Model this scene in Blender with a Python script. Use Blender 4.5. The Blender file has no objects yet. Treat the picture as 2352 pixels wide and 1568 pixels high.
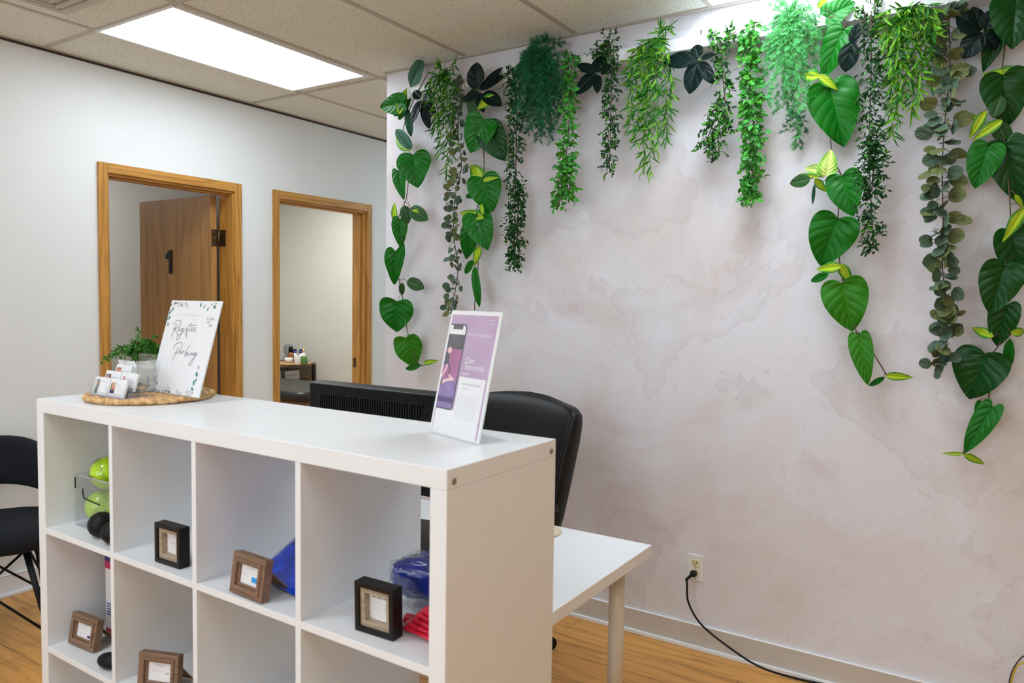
import bpy, bmesh, math, random
from mathutils import Vector, Matrix, Euler, noise
R = math.radians
sc = bpy.context.scene
COL = sc.collection
rnd = random.Random(7)

# ------------------------------------------------------------------ camera
CAM = Vector((2.78, -3.0402, 1.4513)); YAW, PIT, ROL, FPX = 0.57478, -0.05526, 0.01462, 1735.26
Fv = Vector((-math.sin(YAW)*math.cos(PIT), math.cos(YAW)*math.cos(PIT), math.sin(PIT)))
Rv = Vector((math.cos(YAW), math.sin(YAW), 0)); Uv = Rv.cross(Fv)
R2 = Rv*math.cos(ROL)+Uv*math.sin(ROL); U2 = -Rv*math.sin(ROL)+Uv*math.cos(ROL)
cd = bpy.data.cameras.new('camera'); cam = bpy.data.objects.new('camera', cd); COL.objects.link(cam)
mw = Matrix((R2, U2, -Fv)).transposed().to_4x4(); mw.translation = CAM; cam.matrix_world = mw
cd.sensor_width = 36; cd.sensor_fit = 'HORIZONTAL'; cd.lens = FPX/2352*36
cd.clip_start = 0.05; cd.clip_end = 60
cd.dof.use_dof = True; cd.dof.focus_distance = 4.2; cd.dof.aperture_fstop = 6.3
sc.camera = cam
# ------------------------------------------------------------------ light and exposure
sc.view_settings.view_transform = 'Standard'; sc.view_settings.look = 'None'
sc.view_settings.gamma = 1; sc.view_settings.use_curve_mapping = False
sc.view_settings.exposure = 0.20
wd = bpy.data.worlds.new('world'); sc.world = wd; wd.use_nodes = True
wd.node_tree.nodes['Background'].inputs[0].default_value = (0.9, 0.95, 1, 1)
wd.node_tree.nodes['Background'].inputs[1].default_value = 0.2
PANEL_E = 8.4            # the troffer diffusers (they are the room's lamps)
H = 2.637                # ceiling height
XL = -1.166              # left wall plane
def ray(px, py):
    return Fv + R2*((px-1176)/FPX) + U2*(-(py-784)/FPX)
def pix(px, py, y=None, z=None, x=None):      # where a sight line meets a real plane of the room
    d = ray(px, py)
    if y is not None: t = (y-CAM.y)/d.y
    elif z is not None: t = (z-CAM.z)/d.z
    else: t = (x-CAM.x)/d.x
    return CAM + d*t
def pixplane(px, py, p0, n):
    d = ray(px, py); t = (Vector(p0)-CAM).dot(n)/d.dot(n); return CAM+d*t

# ------------------------------------------------------------------ materials
def nmat(name):
    m = bpy.data.materials.new(name); m.use_nodes = True
    nt = m.node_tree; b = nt.nodes['Principled BSDF']
    return m, nt, b
def N(nt, t, **kw):
    n = nt.nodes.new(t)
    for k, v in kw.items():
        if k.startswith('i_'):
            k2 = k[2:]; k2 = int(k2) if k2.isdigit() else k2
            n.inputs[k2].default_value = v
        else: setattr(n, k, v)
    return n
def ramp(nt, stops):
    r = nt.nodes.new('ShaderNodeValToRGB'); e = r.color_ramp.elements
    while len(e) < len(stops): e.new(0.5)
    for i, (p, c) in enumerate(stops):
        e[i].position = p; e[i].color = (c[0], c[1], c[2], 1)
    return r
def simple(name, col, rough=0.5, metal=0, var=0.06, scale=30, bump=0, spec=0.5, coat=0, bscale=None):
    m, nt, b = nmat(name)
    tc = N(nt, 'ShaderNodeTexCoord'); nz = N(nt, 'ShaderNodeTexNoise', i_Scale=scale, i_Detail=4.0)
    nt.links.new(tc.outputs['Object'], nz.inputs['Vector'])
    lo = [max(0, c*(1-var)) for c in col]; hi = [min(1, c*(1+var)) for c in col]
    r = ramp(nt, [(0.3, lo), (0.7, hi)])
    nt.links.new(nz.outputs['Fac'], r.inputs[0]); nt.links.new(r.outputs[0], b.inputs['Base Color'])
    b.inputs['Roughness'].default_value = rough; b.inputs['Metallic'].default_value = metal
    b.inputs['Specular IOR Level'].default_value = spec; b.inputs['Coat Weight'].default_value = coat
    if bump:
        n2 = N(nt, 'ShaderNodeTexNoise', i_Scale=bscale or scale*4, i_Detail=3.0)
        nt.links.new(tc.outputs['Object'], n2.inputs['Vector'])
        bp = N(nt, 'ShaderNodeBump', i_Strength=bump, i_Distance=0.01)
        nt.links.new(n2.outputs['Fac'], bp.inputs['Height']); nt.links.new(bp.outputs[0], b.inputs['Normal'])
    return m
def clear(name, col=(1, 1, 1), gloss=0.12, rough=0.03):
    m, nt, b = nmat(name); nt.nodes.remove(b)
    out = nt.nodes['Material Output']
    t = N(nt, 'ShaderNodeBsdfTransparent'); t.inputs[0].default_value = (*col, 1)
    g = N(nt, 'ShaderNodeBsdfGlossy', i_Roughness=rough)
    lw = N(nt, 'ShaderNodeLayerWeight', i_Blend=0.35); mx = N(nt, 'ShaderNodeMixShader')
    ma = N(nt, 'ShaderNodeMath', operation='MULTIPLY_ADD'); ma.inputs[1].default_value = 0.28; ma.inputs[2].default_value = gloss
    nt.links.new(lw.outputs['Facing'], ma.inputs[0]); nt.links.new(ma.outputs[0], mx.inputs[0])
    nt.links.new(t.outputs[0], mx.inputs[1]); nt.links.new(g.outputs[0], mx.inputs[2]); nt.links.new(mx.outputs[0], out.inputs[0])
    return m
def oak(name, axis, light=(0.56, 0.275, 0.055), dark=(0.27, 0.105, 0.014), sc_=1.0, rough=0.35):
    m, nt, b = nmat(name)
    tc = N(nt, 'ShaderNodeTexCoord'); mp = N(nt, 'ShaderNodeMapping')
    s = [16*sc_]*3; s[axis] = 0.9*sc_; mp.inputs['Scale'].default_value = s
    nt.links.new(tc.outputs['Object'], mp.inputs[0])
    n1 = N(nt, 'ShaderNodeTexNoise', i_Scale=1.3, i_Detail=3.0, i_Distortion=0.6)
    nt.links.new(mp.outputs[0], n1.inputs['Vector'])
    mm = N(nt, 'ShaderNodeMath', operation='MULTIPLY'); mm.inputs[1].default_value = 9
    fr = N(nt, 'ShaderNodeMath', operation='PINGPONG'); fr.inputs[1].default_value = 1.0
    nt.links.new(n1.outputs['Fac'], mm.inputs[0]); nt.links.new(mm.outputs[0], fr.inputs[0])
    mp2 = N(nt, 'ShaderNodeMapping'); s2 = [110*sc_]*3; s2[axis] = 3*sc_; mp2.inputs['Scale'].default_value = s2
    nt.links.new(tc.outputs['Object'], mp2.inputs[0])
    n2 = N(nt, 'ShaderNodeTexNoise', i_Scale=1.0, i_Detail=4.0); nt.links.new(mp2.outputs[0], n2.inputs['Vector'])
    ad = N(nt, 'ShaderNodeMath', operation='MULTIPLY_ADD'); ad.inputs[1].default_value = 0.5
    nt.links.new(fr.outputs[0], ad.inputs[0])
    sm = N(nt, 'ShaderNodeMath', operation='MULTIPLY'); sm.inputs[1].default_value = 0.75
    nt.links.new(n2.outputs['Fac'], sm.inputs[0]); nt.links.new(sm.outputs[0], ad.inputs[2])
    mid = [(a+c)/2 for a, c in zip(light, dark)]
    r = ramp(nt, [(0.22, dark), (0.45, mid), (0.8, light)])
    nt.links.new(ad.outputs[0], r.inputs[0]); nt.links.new(r.outputs[0], b.inputs['Base Color'])
    b.inputs['Roughness'].default_value = rough
    bp = N(nt, 'ShaderNodeBump', i_Strength=0.1, i_Distance=0.002)
    nt.links.new(n2.outputs['Fac'], bp.inputs['Height']); nt.links.new(bp.outputs[0], b.inputs['Normal'])
    return m
M = {}
M['paint'] = simple('white_paint', (0.775, 0.80, 0.795), 0.55, var=0.015, scale=3, bump=0.04, bscale=220)
M['paint_bounce'] = simple('tan_bounce_paint', (0.64, 0.44, 0.20), 0.6, var=0.02, scale=3)  # unseen side wall; tan picked so its bounce warms the shelf side
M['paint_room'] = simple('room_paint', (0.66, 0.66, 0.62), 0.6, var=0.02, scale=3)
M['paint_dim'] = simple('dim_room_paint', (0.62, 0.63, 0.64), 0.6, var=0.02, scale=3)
M['trim_white'] = simple('white_trim', (0.82, 0.84, 0.86), 0.35, var=0.02)
M['base_grey'] = simple('baseboard_paint', (0.55, 0.51, 0.46), 0.5, var=0.03, scale=8)
M['grid'] = simple('ceiling_grid_metal', (0.50, 0.46, 0.39), 0.45, var=0.02)
M['gap'] = simple('painted_gap_shade', (0.05, 0.035, 0.03), 0.8)  # dark colour standing in for shade along the ceiling edge
M['laminate'] = simple('white_laminate', (0.80, 0.815, 0.835), 0.32, var=0.012, scale=4)
M['screw'] = simple('steel_screw', (0.35, 0.34, 0.32), 0.35, 0.9)
M['leg_metal'] = simple('beige_leg_metal', (0.62, 0.55, 0.44), 0.35, var=0.03)
M['leather'] = simple('black_leather', (0.004, 0.0045, 0.005), 0.40, var=0.2, scale=40, bump=0.12, bscale=320, spec=0.28)
M['plastic_black'] = simple('black_plastic', (0.004, 0.004, 0.005), 0.42, var=0.1, spec=0.25)
M['plastic_dark'] = simple('dark_plastic', (0.012, 0.012, 0.013), 0.4, var=0.1, spec=0.3)
M['rubber'] = simple('black_rubber', (0.004, 0.004, 0.005), 0.5, var=0.1, spec=0.25)
M['fabric'] = simple('charcoal_fabric', (0.014, 0.016, 0.021), 0.95, var=0.35, scale=260, bump=0.3, bscale=500, spec=0.2)
M['frame_black'] = simple('black_frame_wood', (0.005, 0.0045, 0.005), 0.42, var=0.1, spec=0.3)
M['frame_brown'] = oak('brown_frame_wood', 0, (0.24, 0.14, 0.085), (0.13, 0.072, 0.042), 2.2, 0.5)
M['frame_liner'] = oak('pale_liner_wood', 0, (0.42, 0.33, 0.23), (0.26, 0.19, 0.12), 2.2, 0.6)
M['kraft'] = simple('brown_card', (0.30, 0.185, 0.095), 0.8, var=0.1)
M['cardboard'] = simple('cardboard', (0.42, 0.26, 0.12), 0.85, var=0.08)
M['card'] = simple('white_card', (0.80, 0.80, 0.82), 0.45, var=0.01)
M['ink'] = simple('dark_ink', (0.05, 0.05, 0.06), 0.6)
M['ink_grey'] = simple('grey_ink', (0.42, 0.42, 0.45), 0.6)
M['ink_script'] = simple('script_ink', (0.24, 0.24, 0.28), 0.6)
M['ink_faint'] = simple('faint_ink', (0.62, 0.62, 0.66), 0.6)
M['ink_teal'] = simple('teal_ink', (0.07, 0.22, 0.20), 0.6, var=0.4, scale=60)
M['ink_sage'] = simple('sage_ink', (0.45, 0.55, 0.52), 0.6)
M['skin'] = simple('print_skin', (0.62, 0.34, 0.25), 0.6)
M['skin_pink'] = simple('print_pale_skin', (0.80, 0.55, 0.55), 0.6)
M['hair'] = simple('print_hair', (0.06, 0.03, 0.025), 0.6)
M['print_red'] = simple('print_red', (0.50, 0.12, 0.10), 0.6)
M['print_navy'] = simple('print_navy', (0.03, 0.03, 0.10), 0.6)
M['print_blue'] = simple('print_blue', (0.02, 0.30, 0.75), 0.5)
M['print_grey'] = simple('print_slate', (0.13, 0.13, 0.15), 0.5, var=0.2, scale=25)
M['print_tan'] = simple('print_tan', (0.55, 0.40, 0.25), 0.6)
M['print_magenta'] = simple('print_magenta', (0.40, 0.17, 0.31), 0.5, var=0.15, scale=18)
M['print_violet'] = simple('print_violet', (0.27, 0.20, 0.40), 0.5, var=0.2, scale=30)
M['lilac'] = simple('lilac_print', (0.50, 0.37, 0.53), 0.3, var=0.10, scale=10)
M['neon'] = simple('neon_yellow_leather', (0.50, 0.80, 0.0), 0.35, var=0.08, scale=20, bump=0.15, bscale=300)
M['neon_dark'] = simple('softball_print', (0.04, 0.13, 0.02), 0.5)
M['acrylic'] = clear('clear_acrylic', (0.975, 0.985, 0.985), 0.03)
M['acrylic_edge'] = simple('acrylic_edge', (0.38, 0.36, 0.62), 0.15, var=0.1)
M['film'] = clear('clear_plastic_film', (0.99, 0.99, 1.0), 0.03, 0.10)
M['sign_edge'] = simple('sign_acrylic_edge', (0.72, 0.80, 0.84), 0.12)
M['band_blue'] = simple('blue_latex', (0.006, 0.025, 0.24), 0.25, var=0.4, scale=25, coat=0.5)
M['gel_blue'] = simple('blue_gel', (0.001, 0.045, 0.50), 0.22, var=0.5, scale=30, coat=0.4)
M['band_red'] = simple('red_latex', (0.55, 0.01, 0.035), 0.25, var=0.35, scale=40, coat=0.6)
M['ceramic'] = simple('white_ceramic', (0.80, 0.80, 0.78), 0.25, var=0.02)
M['straw'] = simple('seagrass_straw', (0.62, 0.38, 0.17), 0.7, var=0.35, scale=55)
M['vinyl'] = simple('black_table_vinyl', (0.012, 0.013, 0.015), 0.36, var=0.1, scale=20)
M['cart_metal'] = simple('black_cart_metal', (0.015, 0.014, 0.014), 0.45)
M['cart_wood'] = oak('dark_cart_wood', 0, (0.20, 0.12, 0.07), (0.10, 0.055, 0.03), 1.5, 0.5)
M['amber'] = simple('amber_glass', (0.28, 0.09, 0.02), 0.12, var=0.15, coat=0.5)
M['green_jar'] = simple('green_glass_jar', (0.10, 0.22, 0.05), 0.15, var=0.2, coat=0.4)
M['gold'] = simple('gold_metal', (0.75, 0.50, 0.12), 0.25, 0.8)
M['bottle_blue'] = simple('blue_bottle', (0.04, 0.06, 0.32), 0.3)
M['grey_item'] = simple('grey_towel', (0.22, 0.23, 0.25), 0.9, var=0.15)
M['towel'] = simple('white_towel', (0.62, 0.62, 0.64), 0.95, var=0.06, bump=0.3, bscale=160)
M['ivory'] = simple('ivory_socket', (0.72, 0.64, 0.36), 0.35, var=0.03)
M['plate'] = simple('white_plate', (0.78, 0.77, 0.78), 0.3, var=0.01)
M['brass_dark'] = simple('aged_brass', (0.10, 0.065, 0.03), 0.4, 0.8, var=0.3)
M['cable_yellow'] = simple('yellow_cable', (0.55, 0.42, 0.02), 0.45)
M['cable_dark'] = simple('dark_cable', (0.05, 0.035, 0.06), 0.45)
M['stem'] = simple('brown_stem', (0.11, 0.075, 0.05), 0.7, var=0.2)
M['stem_green'] = simple('green_stem', (0.10, 0.26, 0.05), 0.6, var=0.2)
M['oak_v'] = oak('oak_vertical', 2); M['oak_h'] = oak('oak_horizontal', 1)
M['oak_leaf'] = oak('oak_door_veneer', 2, (0.46, 0.24, 0.072), (0.28, 0.13, 0.032), 0.7, 0.45)
M['coaster'] = simple('pale_wood_disc', (0.66, 0.54, 0.40), 0.6)
M['carton'] = simple('carton_white', (0.74, 0.72, 0.72), 0.5, var=0.02)
M['carton_red'] = simple('carton_red', (0.48, 0.02, 0.10), 0.5)
M['carton_navy'] = simple('carton_navy', (0.02, 0.02, 0.13), 0.5)

def mural():
    m, nt, b = nmat('linen_mural')
    tc = N(nt, 'ShaderNodeTexCoord')
    def noi(scale, det, dist, seed):
        mp = N(nt, 'ShaderNodeMapping'); mp.inputs['Location'].default_value = (seed, seed*1.7, seed*0.6)
        nt.links.new(tc.outputs['Object'], mp.inputs[0])
        n = N(nt, 'ShaderNodeTexNoise', i_Scale=scale, i_Detail=det, i_Distortion=dist)
        n.inputs['Roughness'].default_value = 0.6
        nt.links.new(mp.outputs[0], n.inputs['Vector']); return n
    def mix(fac, a, c, f=None):
        x = N(nt, 'ShaderNodeMix', data_type='RGBA')
        nt.links.new(fac, x.inputs[0])
        if isinstance(a, tuple): x.inputs[6].default_value = (*a, 1)
        else: nt.links.new(a, x.inputs[6])
        x.inputs[7].default_value = (*c, 1)
        return x.outputs[2]
    n1 = noi(1.5, 7, 0.6, 3.1); r1 = ramp(nt, [(0.44, (0, 0, 0)), (0.66, (1, 1, 1))]); nt.links.new(n1.outputs['Fac'], r1.inputs[0])
    c = mix(r1.outputs[0], (0.765, 0.77, 0.835), (0.72, 0.67, 0.68))
    n2 = noi(2.3, 8, 0.9, 9.4); r2 = ramp(nt, [(0.52, (0, 0, 0)), (0.70, (0.65, 0.65, 0.65))]); nt.links.new(n2.outputs['Fac'], r2.inputs[0])
    c = mix(r2.outputs[0], c, (0.63, 0.54, 0.55))
    n3 = noi(1.9, 6, 0.5, 15.2); r3 = ramp(nt, [(0.56, (0, 0, 0)), (0.66, (0.55, 0.55, 0.55))]); nt.links.new(n3.outputs['Fac'], r3.inputs[0])
    c = mix(r3.outputs[0], c, (0.68, 0.68, 0.655))
    # dried watermark rims
    n4 = noi(1.1, 5, 0.4, 22.7); r4 = ramp(nt, [(0.535, (0, 0, 0)), (0.545, (0.20, 0.20, 0.20)), (0.552, (0.12, 0.12, 0.12)), (0.62, (0, 0, 0))]); nt.links.new(n4.outputs['Fac'], r4.inputs[0])
    c = mix(r4.outputs[0], c, (0.42, 0.35, 0.34))
    # linen weave
    mp = N(nt, 'ShaderNodeMapping'); mp.inputs['Scale'].default_value = (60, 60, 700); nt.links.new(tc.outputs['Object'], mp.inputs[0])
    w1 = N(nt, 'ShaderNodeTexNoise', i_Scale=1.0, i_Detail=2.0); nt.links.new(mp.outputs[0], w1.inputs['Vector'])
    mp2 = N(nt, 'ShaderNodeMapping'); mp2.inputs['Scale'].default_value = (700, 60, 60); nt.links.new(tc.outputs['Object'], mp2.inputs[0])
    w2 = N(nt, 'ShaderNodeTexNoise', i_Scale=1.0, i_Detail=2.0); nt.links.new(mp2.outputs[0], w2.inputs['Vector'])
    ad = N(nt, 'ShaderNodeMath', operation='ADD'); nt.links.new(w1.outputs['Fac'], ad.inputs[0]); nt.links.new(w2.outputs['Fac'], ad.inputs[1])
    rw = ramp(nt, [(0.35, (0.86, 0.86, 0.86)), (0.65, (1.06, 1.06, 1.06))])
    hf = N(nt, 'ShaderNodeMath', operation='MULTIPLY'); hf.inputs[1].default_value = 0.5; nt.links.new(ad.outputs[0], hf.inputs[0]); nt.links.new(hf.outputs[0], rw.inputs[0])
    mu = N(nt, 'ShaderNodeMix', data_type='RGBA', blend_type='MULTIPLY'); mu.inputs[0].default_value = 0.8
    nt.links.new(c, mu.inputs[6]); nt.links.new(rw.outputs[0], mu.inputs[7]); nt.links.new(mu.outputs[2], b.inputs['Base Color'])
    b.inputs['Roughness'].default_value = 0.75
    bp = N(nt, 'ShaderNodeBump', i_Strength=0.12, i_Distance=0.003); nt.links.new(ad.outputs[0], bp.inputs['Height']); nt.links.new(bp.outputs[0], b.inputs['Normal'])
    return m
M['mural'] = mural()
def tilemat():
    m, nt, b = nmat('mineral_ceiling_tile')
    tc = N(nt, 'ShaderNodeTexCoord')
    n1 = N(nt, 'ShaderNodeTexNoise', i_Scale=170.0, i_Detail=2.0); nt.links.new(tc.outputs['Object'], n1.inputs['Vector'])
    r = ramp(nt, [(0.30, (0.30, 0.27, 0.22)), (0.385, (0.78, 0.795, 0.715)), (0.7, (0.85, 0.87, 0.785))])
    nt.links.new(n1.outputs['Fac'], r.inputs[0]); nt.links.new(r.outputs[0], b.inputs['Base Color'])
    b.inputs['Roughness'].default_value = 0.9
    bp = N(nt, 'ShaderNodeBump', i_Strength=0.25, i_Distance=0.004); nt.links.new(n1.outputs['Fac'], bp.inputs['Height']); nt.links.new(bp.outputs[0], b.inputs['Normal'])
    return m
M['tile'] = tilemat()
def floormat():
    m, nt, b = nmat('oak_plank_floor')
    tc = N(nt, 'ShaderNodeTexCoord')
    br = N(nt, 'ShaderNodeTexBrick', i_Scale=1.0); br.offset = 0.37
    for k, v in (('Brick Width', 1.22), ('Row Height', 0.18), ('Mortar Size', 0.0012), ('Mortar Smooth', 0.1), ('Bias', 0.0)): br.inputs[k].default_value = v
    br.inputs['Color1'].default_value = (0.66, 0.33, 0.085, 1); br.inputs['Color2'].default_value = (0.57, 0.27, 0.068, 1); br.inputs['Mortar'].default_value = (0.12, 0.06, 0.02, 1)
    nt.links.new(tc.outputs['Object'], br.inputs['Vector'])
    mp = N(nt, 'ShaderNodeMapping'); mp.inputs['Scale'].default_value = (1.6, 22, 1); nt.links.new(tc.outputs['Object'], mp.inputs[0])
    n = N(nt, 'ShaderNodeTexNoise', i_Scale=1.6, i_Detail=6.0, i_Distortion=0.9); nt.links.new(mp.outputs[0], n.inputs['Vector'])
    r = ramp(nt, [(0.3, (0.55, 0.5, 0.45)), (0.5, (1, 1, 1)), (0.75, (1.25, 1.25, 1.2))]); nt.links.new(n.outputs['Fac'], r.inputs[0])
    mu = N(nt, 'ShaderNodeMix', data_type='RGBA', blend_type='MULTIPLY'); mu.inputs[0].default_value = 0.85
    nt.links.new(br.outputs['Color'], mu.inputs[6]); nt.links.new(r.outputs[0], mu.inputs[7]); nt.links.new(mu.outputs[2], b.inputs['Base Color'])
    b.inputs['Roughness'].default_value = 0.42
    return m
M['floor'] = floormat()
def emis(name, col, e):
    m, nt, b = nmat(name)
    tc = N(nt, 'ShaderNodeTexCoord'); wv = N(nt, 'ShaderNodeTexNoise', i_Scale=2.0); nt.links.new(tc.outputs['Object'], wv.inputs['Vector'])
    r = ramp(nt, [(0.3, [c*0.94 for c in col]), (0.7, col)]); nt.links.new(wv.outputs['Fac'], r.inputs[0])
    nt.links.new(r.outputs[0], b.inputs['Emission Color']); b.inputs['Emission Strength'].default_value = e
    b.inputs['Base Color'].default_value = (0.9, 0.9, 0.9, 1)
    return m
M['panel'] = emis('lit_diffuser', (0.81, 0.905, 1.0), PANEL_E)
M['panel_unseen'] = emis('lit_unseen_diffuser', (0.81, 0.905, 1.0), 10.0)
M['panel_soft'] = emis('lit_soft_diffuser', (0.81, 0.905, 1.0), 10.0)
M['window_fill'] = emis('fill_pane', (0.76, 0.88, 1.0), 3.2)  # glowing panes of the added fill window
M['panel_room_fill'] = emis('lit_room_fill', (0.93, 0.97, 1.0), 9.0)  # emission of the fill panel added to the first room
M['panel_room'] = emis('lit_room_diffuser', (0.98, 0.99, 0.95), 20.0)

def leafmat(name, base, edge, vein, vn=7, rough=0.35, veinw=0.5, mid=0.05, blotch=None, spec=0.28):
    """u = distance from midrib (0..1), v = along the leaf"""
    m, nt, b = nmat(name)
    uv = N(nt, 'ShaderNodeUVMap'); sp = N(nt, 'ShaderNodeSeparateXYZ'); nt.links.new(uv.outputs[0], sp.inputs[0])
    tc = N(nt, 'ShaderNodeTexCoord'); nz = N(nt, 'ShaderNodeTexNoise', i_Scale=35.0, i_Detail=3.0); nt.links.new(tc.outputs['Object'], nz.inputs['Vector'])
    ad = N(nt, 'ShaderNodeMath', operation='MULTIPLY_ADD'); ad.inputs[1].default_value = 0.5 if blotch else 0.15
    sb = N(nt, 'ShaderNodeMath', operation='SUBTRACT'); sb.inputs[1].default_value = 0.5; nt.links.new(nz.outputs['Fac'], sb.inputs[0])
    nt.links.new(sb.outputs[0], ad.inputs[0]); nt.links.new(sp.outputs['X'], ad.inputs[2])
    r = ramp(nt, [(0.0, base), (0.45 if blotch else 0.2, base), (0.75 if blotch else 1.0, edge)]); nt.links.new(ad.outputs[0], r.inputs[0])
    # side veins
    a = N(nt, 'ShaderNodeMath', operation='MULTIPLY_ADD'); a.inputs[1].default_value = -0.35; nt.links.new(sp.outputs['X'], a.inputs[0]); nt.links.new(sp.outputs['Y'], a.inputs[2])
    f = N(nt, 'ShaderNodeMath', operation='MULTIPLY'); f.inputs[1].default_value = vn; nt.links.new(a.outputs[0], f.inputs[0])
    pp = N(nt, 'ShaderNodeMath', operation='PINGPONG'); pp.inputs[1].default_value = 0.5; nt.links.new(f.outputs[0], pp.inputs[0])
    mn = N(nt, 'ShaderNodeMath', operation='MINIMUM')
    mul = N(nt, 'ShaderNodeMath', operation='MULTIPLY'); mul.inputs[1].default_value = 1.6; nt.links.new(sp.outputs['X'], mul.inputs[0])
    nt.links.new(pp.outputs[0], mn.inputs[0]); nt.links.new(mul.outputs[0], mn.inputs[1])
    rv = ramp(nt, [(0.0, (veinw,)*3), (mid, (veinw*0.6,)*3), (mid*2.2, (0, 0, 0))]); nt.links.new(mn.outputs[0], rv.inputs[0])
    mx = N(nt, 'ShaderNodeMix', data_type='RGBA'); nt.links.new(rv.outputs[0], mx.inputs[0]); nt.links.new(r.outputs[0], mx.inputs[6]); mx.inputs[7].default_value = (*vein, 1)
    nt.links.new(mx.outputs[2], b.inputs['Base Color'])
    b.inputs['Roughness'].default_value = rough; b.inputs['Specular IOR Level'].default_value = spec
    rb = ramp(nt, [(0.0, (0, 0, 0)), (0.35, (1, 1, 1))]); nt.links.new(mn.outputs[0], rb.inputs[0])
    bp = N(nt, 'ShaderNodeBump', i_Strength=0.45, i_Distance=0.004); nt.links.new(rb.outputs[0], bp.inputs['Height']); nt.links.new(bp.outputs[0], b.inputs['Normal'])
    return m
M['lf_big'] = leafmat('glossy_heart_leaf', (0.002, 0.135, 0.006), (0.003, 0.155, 0.005), (0.02, 0.24, 0.02), 6, 0.36, 0.45, 0.035)
M['lf_deep'] = leafmat('deep_heart_leaf', (0.001, 0.055, 0.006), (0.001, 0.062, 0.006), (0.006, 0.10, 0.012), 6, 0.35, 0.4, 0.035)
M['lf_fresh'] = leafmat('fresh_heart_leaf', (0.025, 0.19, 0.003), (0.02, 0.20, 0.004), (0.06, 0.30, 0.015), 6, 0.4, 0.4, 0.035)
M['lf_var'] = leafmat('variegated_leaf', (0.42, 0.60, 0.02), (0.03, 0.24, 0.015), (0.55, 0.70, 0.10), 7, 0.42, 0.35, 0.05, blotch=True)
M['lf_pale'] = leafmat('pale_variegated_leaf', (0.62, 0.80, 0.22), (0.20, 0.52, 0.04), (0.75, 0.88, 0.35), 7, 0.42, 0.35, 0.05, blotch=True)
M['lf_net'] = leafmat('net_veined_leaf', (0.008, 0.06, 0.012), (0.012, 0.08, 0.015), (0.18, 0.36, 0.12), 9, 0.5, 0.75, 0.05)
M['lf_teal'] = leafmat('dusky_teal_leaf', (0.02, 0.10, 0.055), (0.03, 0.12, 0.07), (0.05, 0.2, 0.12), 8, 0.5, 0.5, 0.06)
M['lf_orchid'] = leafmat('blackish_orchid_leaf', (0.002, 0.011, 0.009), (0.002, 0.010, 0.008), (0.004, 0.020, 0.016), 3, 0.42, 0.4, 0.04, spec=0.14)
M['lf_box'] = leafmat('dark_boxwood_leaf', (0.004, 0.050, 0.008), (0.008, 0.085, 0.008), (0.015, 0.12, 0.015), 4, 0.5, 0.3, 0.06)
M['lf_boxl'] = leafmat('green_boxwood_leaf', (0.035, 0.22, 0.010), (0.08, 0.34, 0.015), (0.12, 0.4, 0.04), 4, 0.5, 0.3, 0.06)
M['lf_light'] = leafmat('light_oval_leaf', (0.04, 0.32, 0.035), (0.10, 0.46, 0.08), (0.2, 0.55, 0.14), 5, 0.5, 0.3, 0.06)
M['lf_bam'] = leafmat('bamboo_leaf', (0.015, 0.15, 0.010), (0.03, 0.21, 0.015), (0.10, 0.36, 0.05), 2, 0.45, 0.3, 0.06)
M['lf_baml'] = leafmat('yellow_bamboo_leaf', (0.12, 0.38, 0.012), (0.18, 0.46, 0.02), (0.30, 0.56, 0.05), 2, 0.45, 0.3, 0.06)
M['lf_fern'] = leafmat('bluish_fern', (0.006, 0.15, 0.055), (0.01, 0.19, 0.07), (0.05, 0.3, 0.14), 2, 0.6, 0.2, 0.06)
M['lf_fernl'] = leafmat('light_fern', (0.08, 0.42, 0.12), (0.12, 0.50, 0.16), (0.18, 0.56, 0.2), 2, 0.6, 0.2, 0.06)
M['lf_euc'] = leafmat('eucalyptus_leaf', (0.075, 0.135, 0.085), (0.09, 0.15, 0.10), (0.10, 0.14, 0.08), 5, 0.55, 0.4, 0.05)
M['lf_euco'] = leafmat('olive_eucalyptus_leaf', (0.14, 0.17, 0.06), (0.16, 0.19, 0.07), (0.10, 0.11, 0.04), 5, 0.55, 0.4, 0.05)
M['lf_pot'] = leafmat('pot_plant_leaf', (0.035, 0.17, 0.02), (0.06, 0.26, 0.02), (0.1, 0.3, 0.03), 3, 0.5, 0.3, 0.06)

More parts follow.
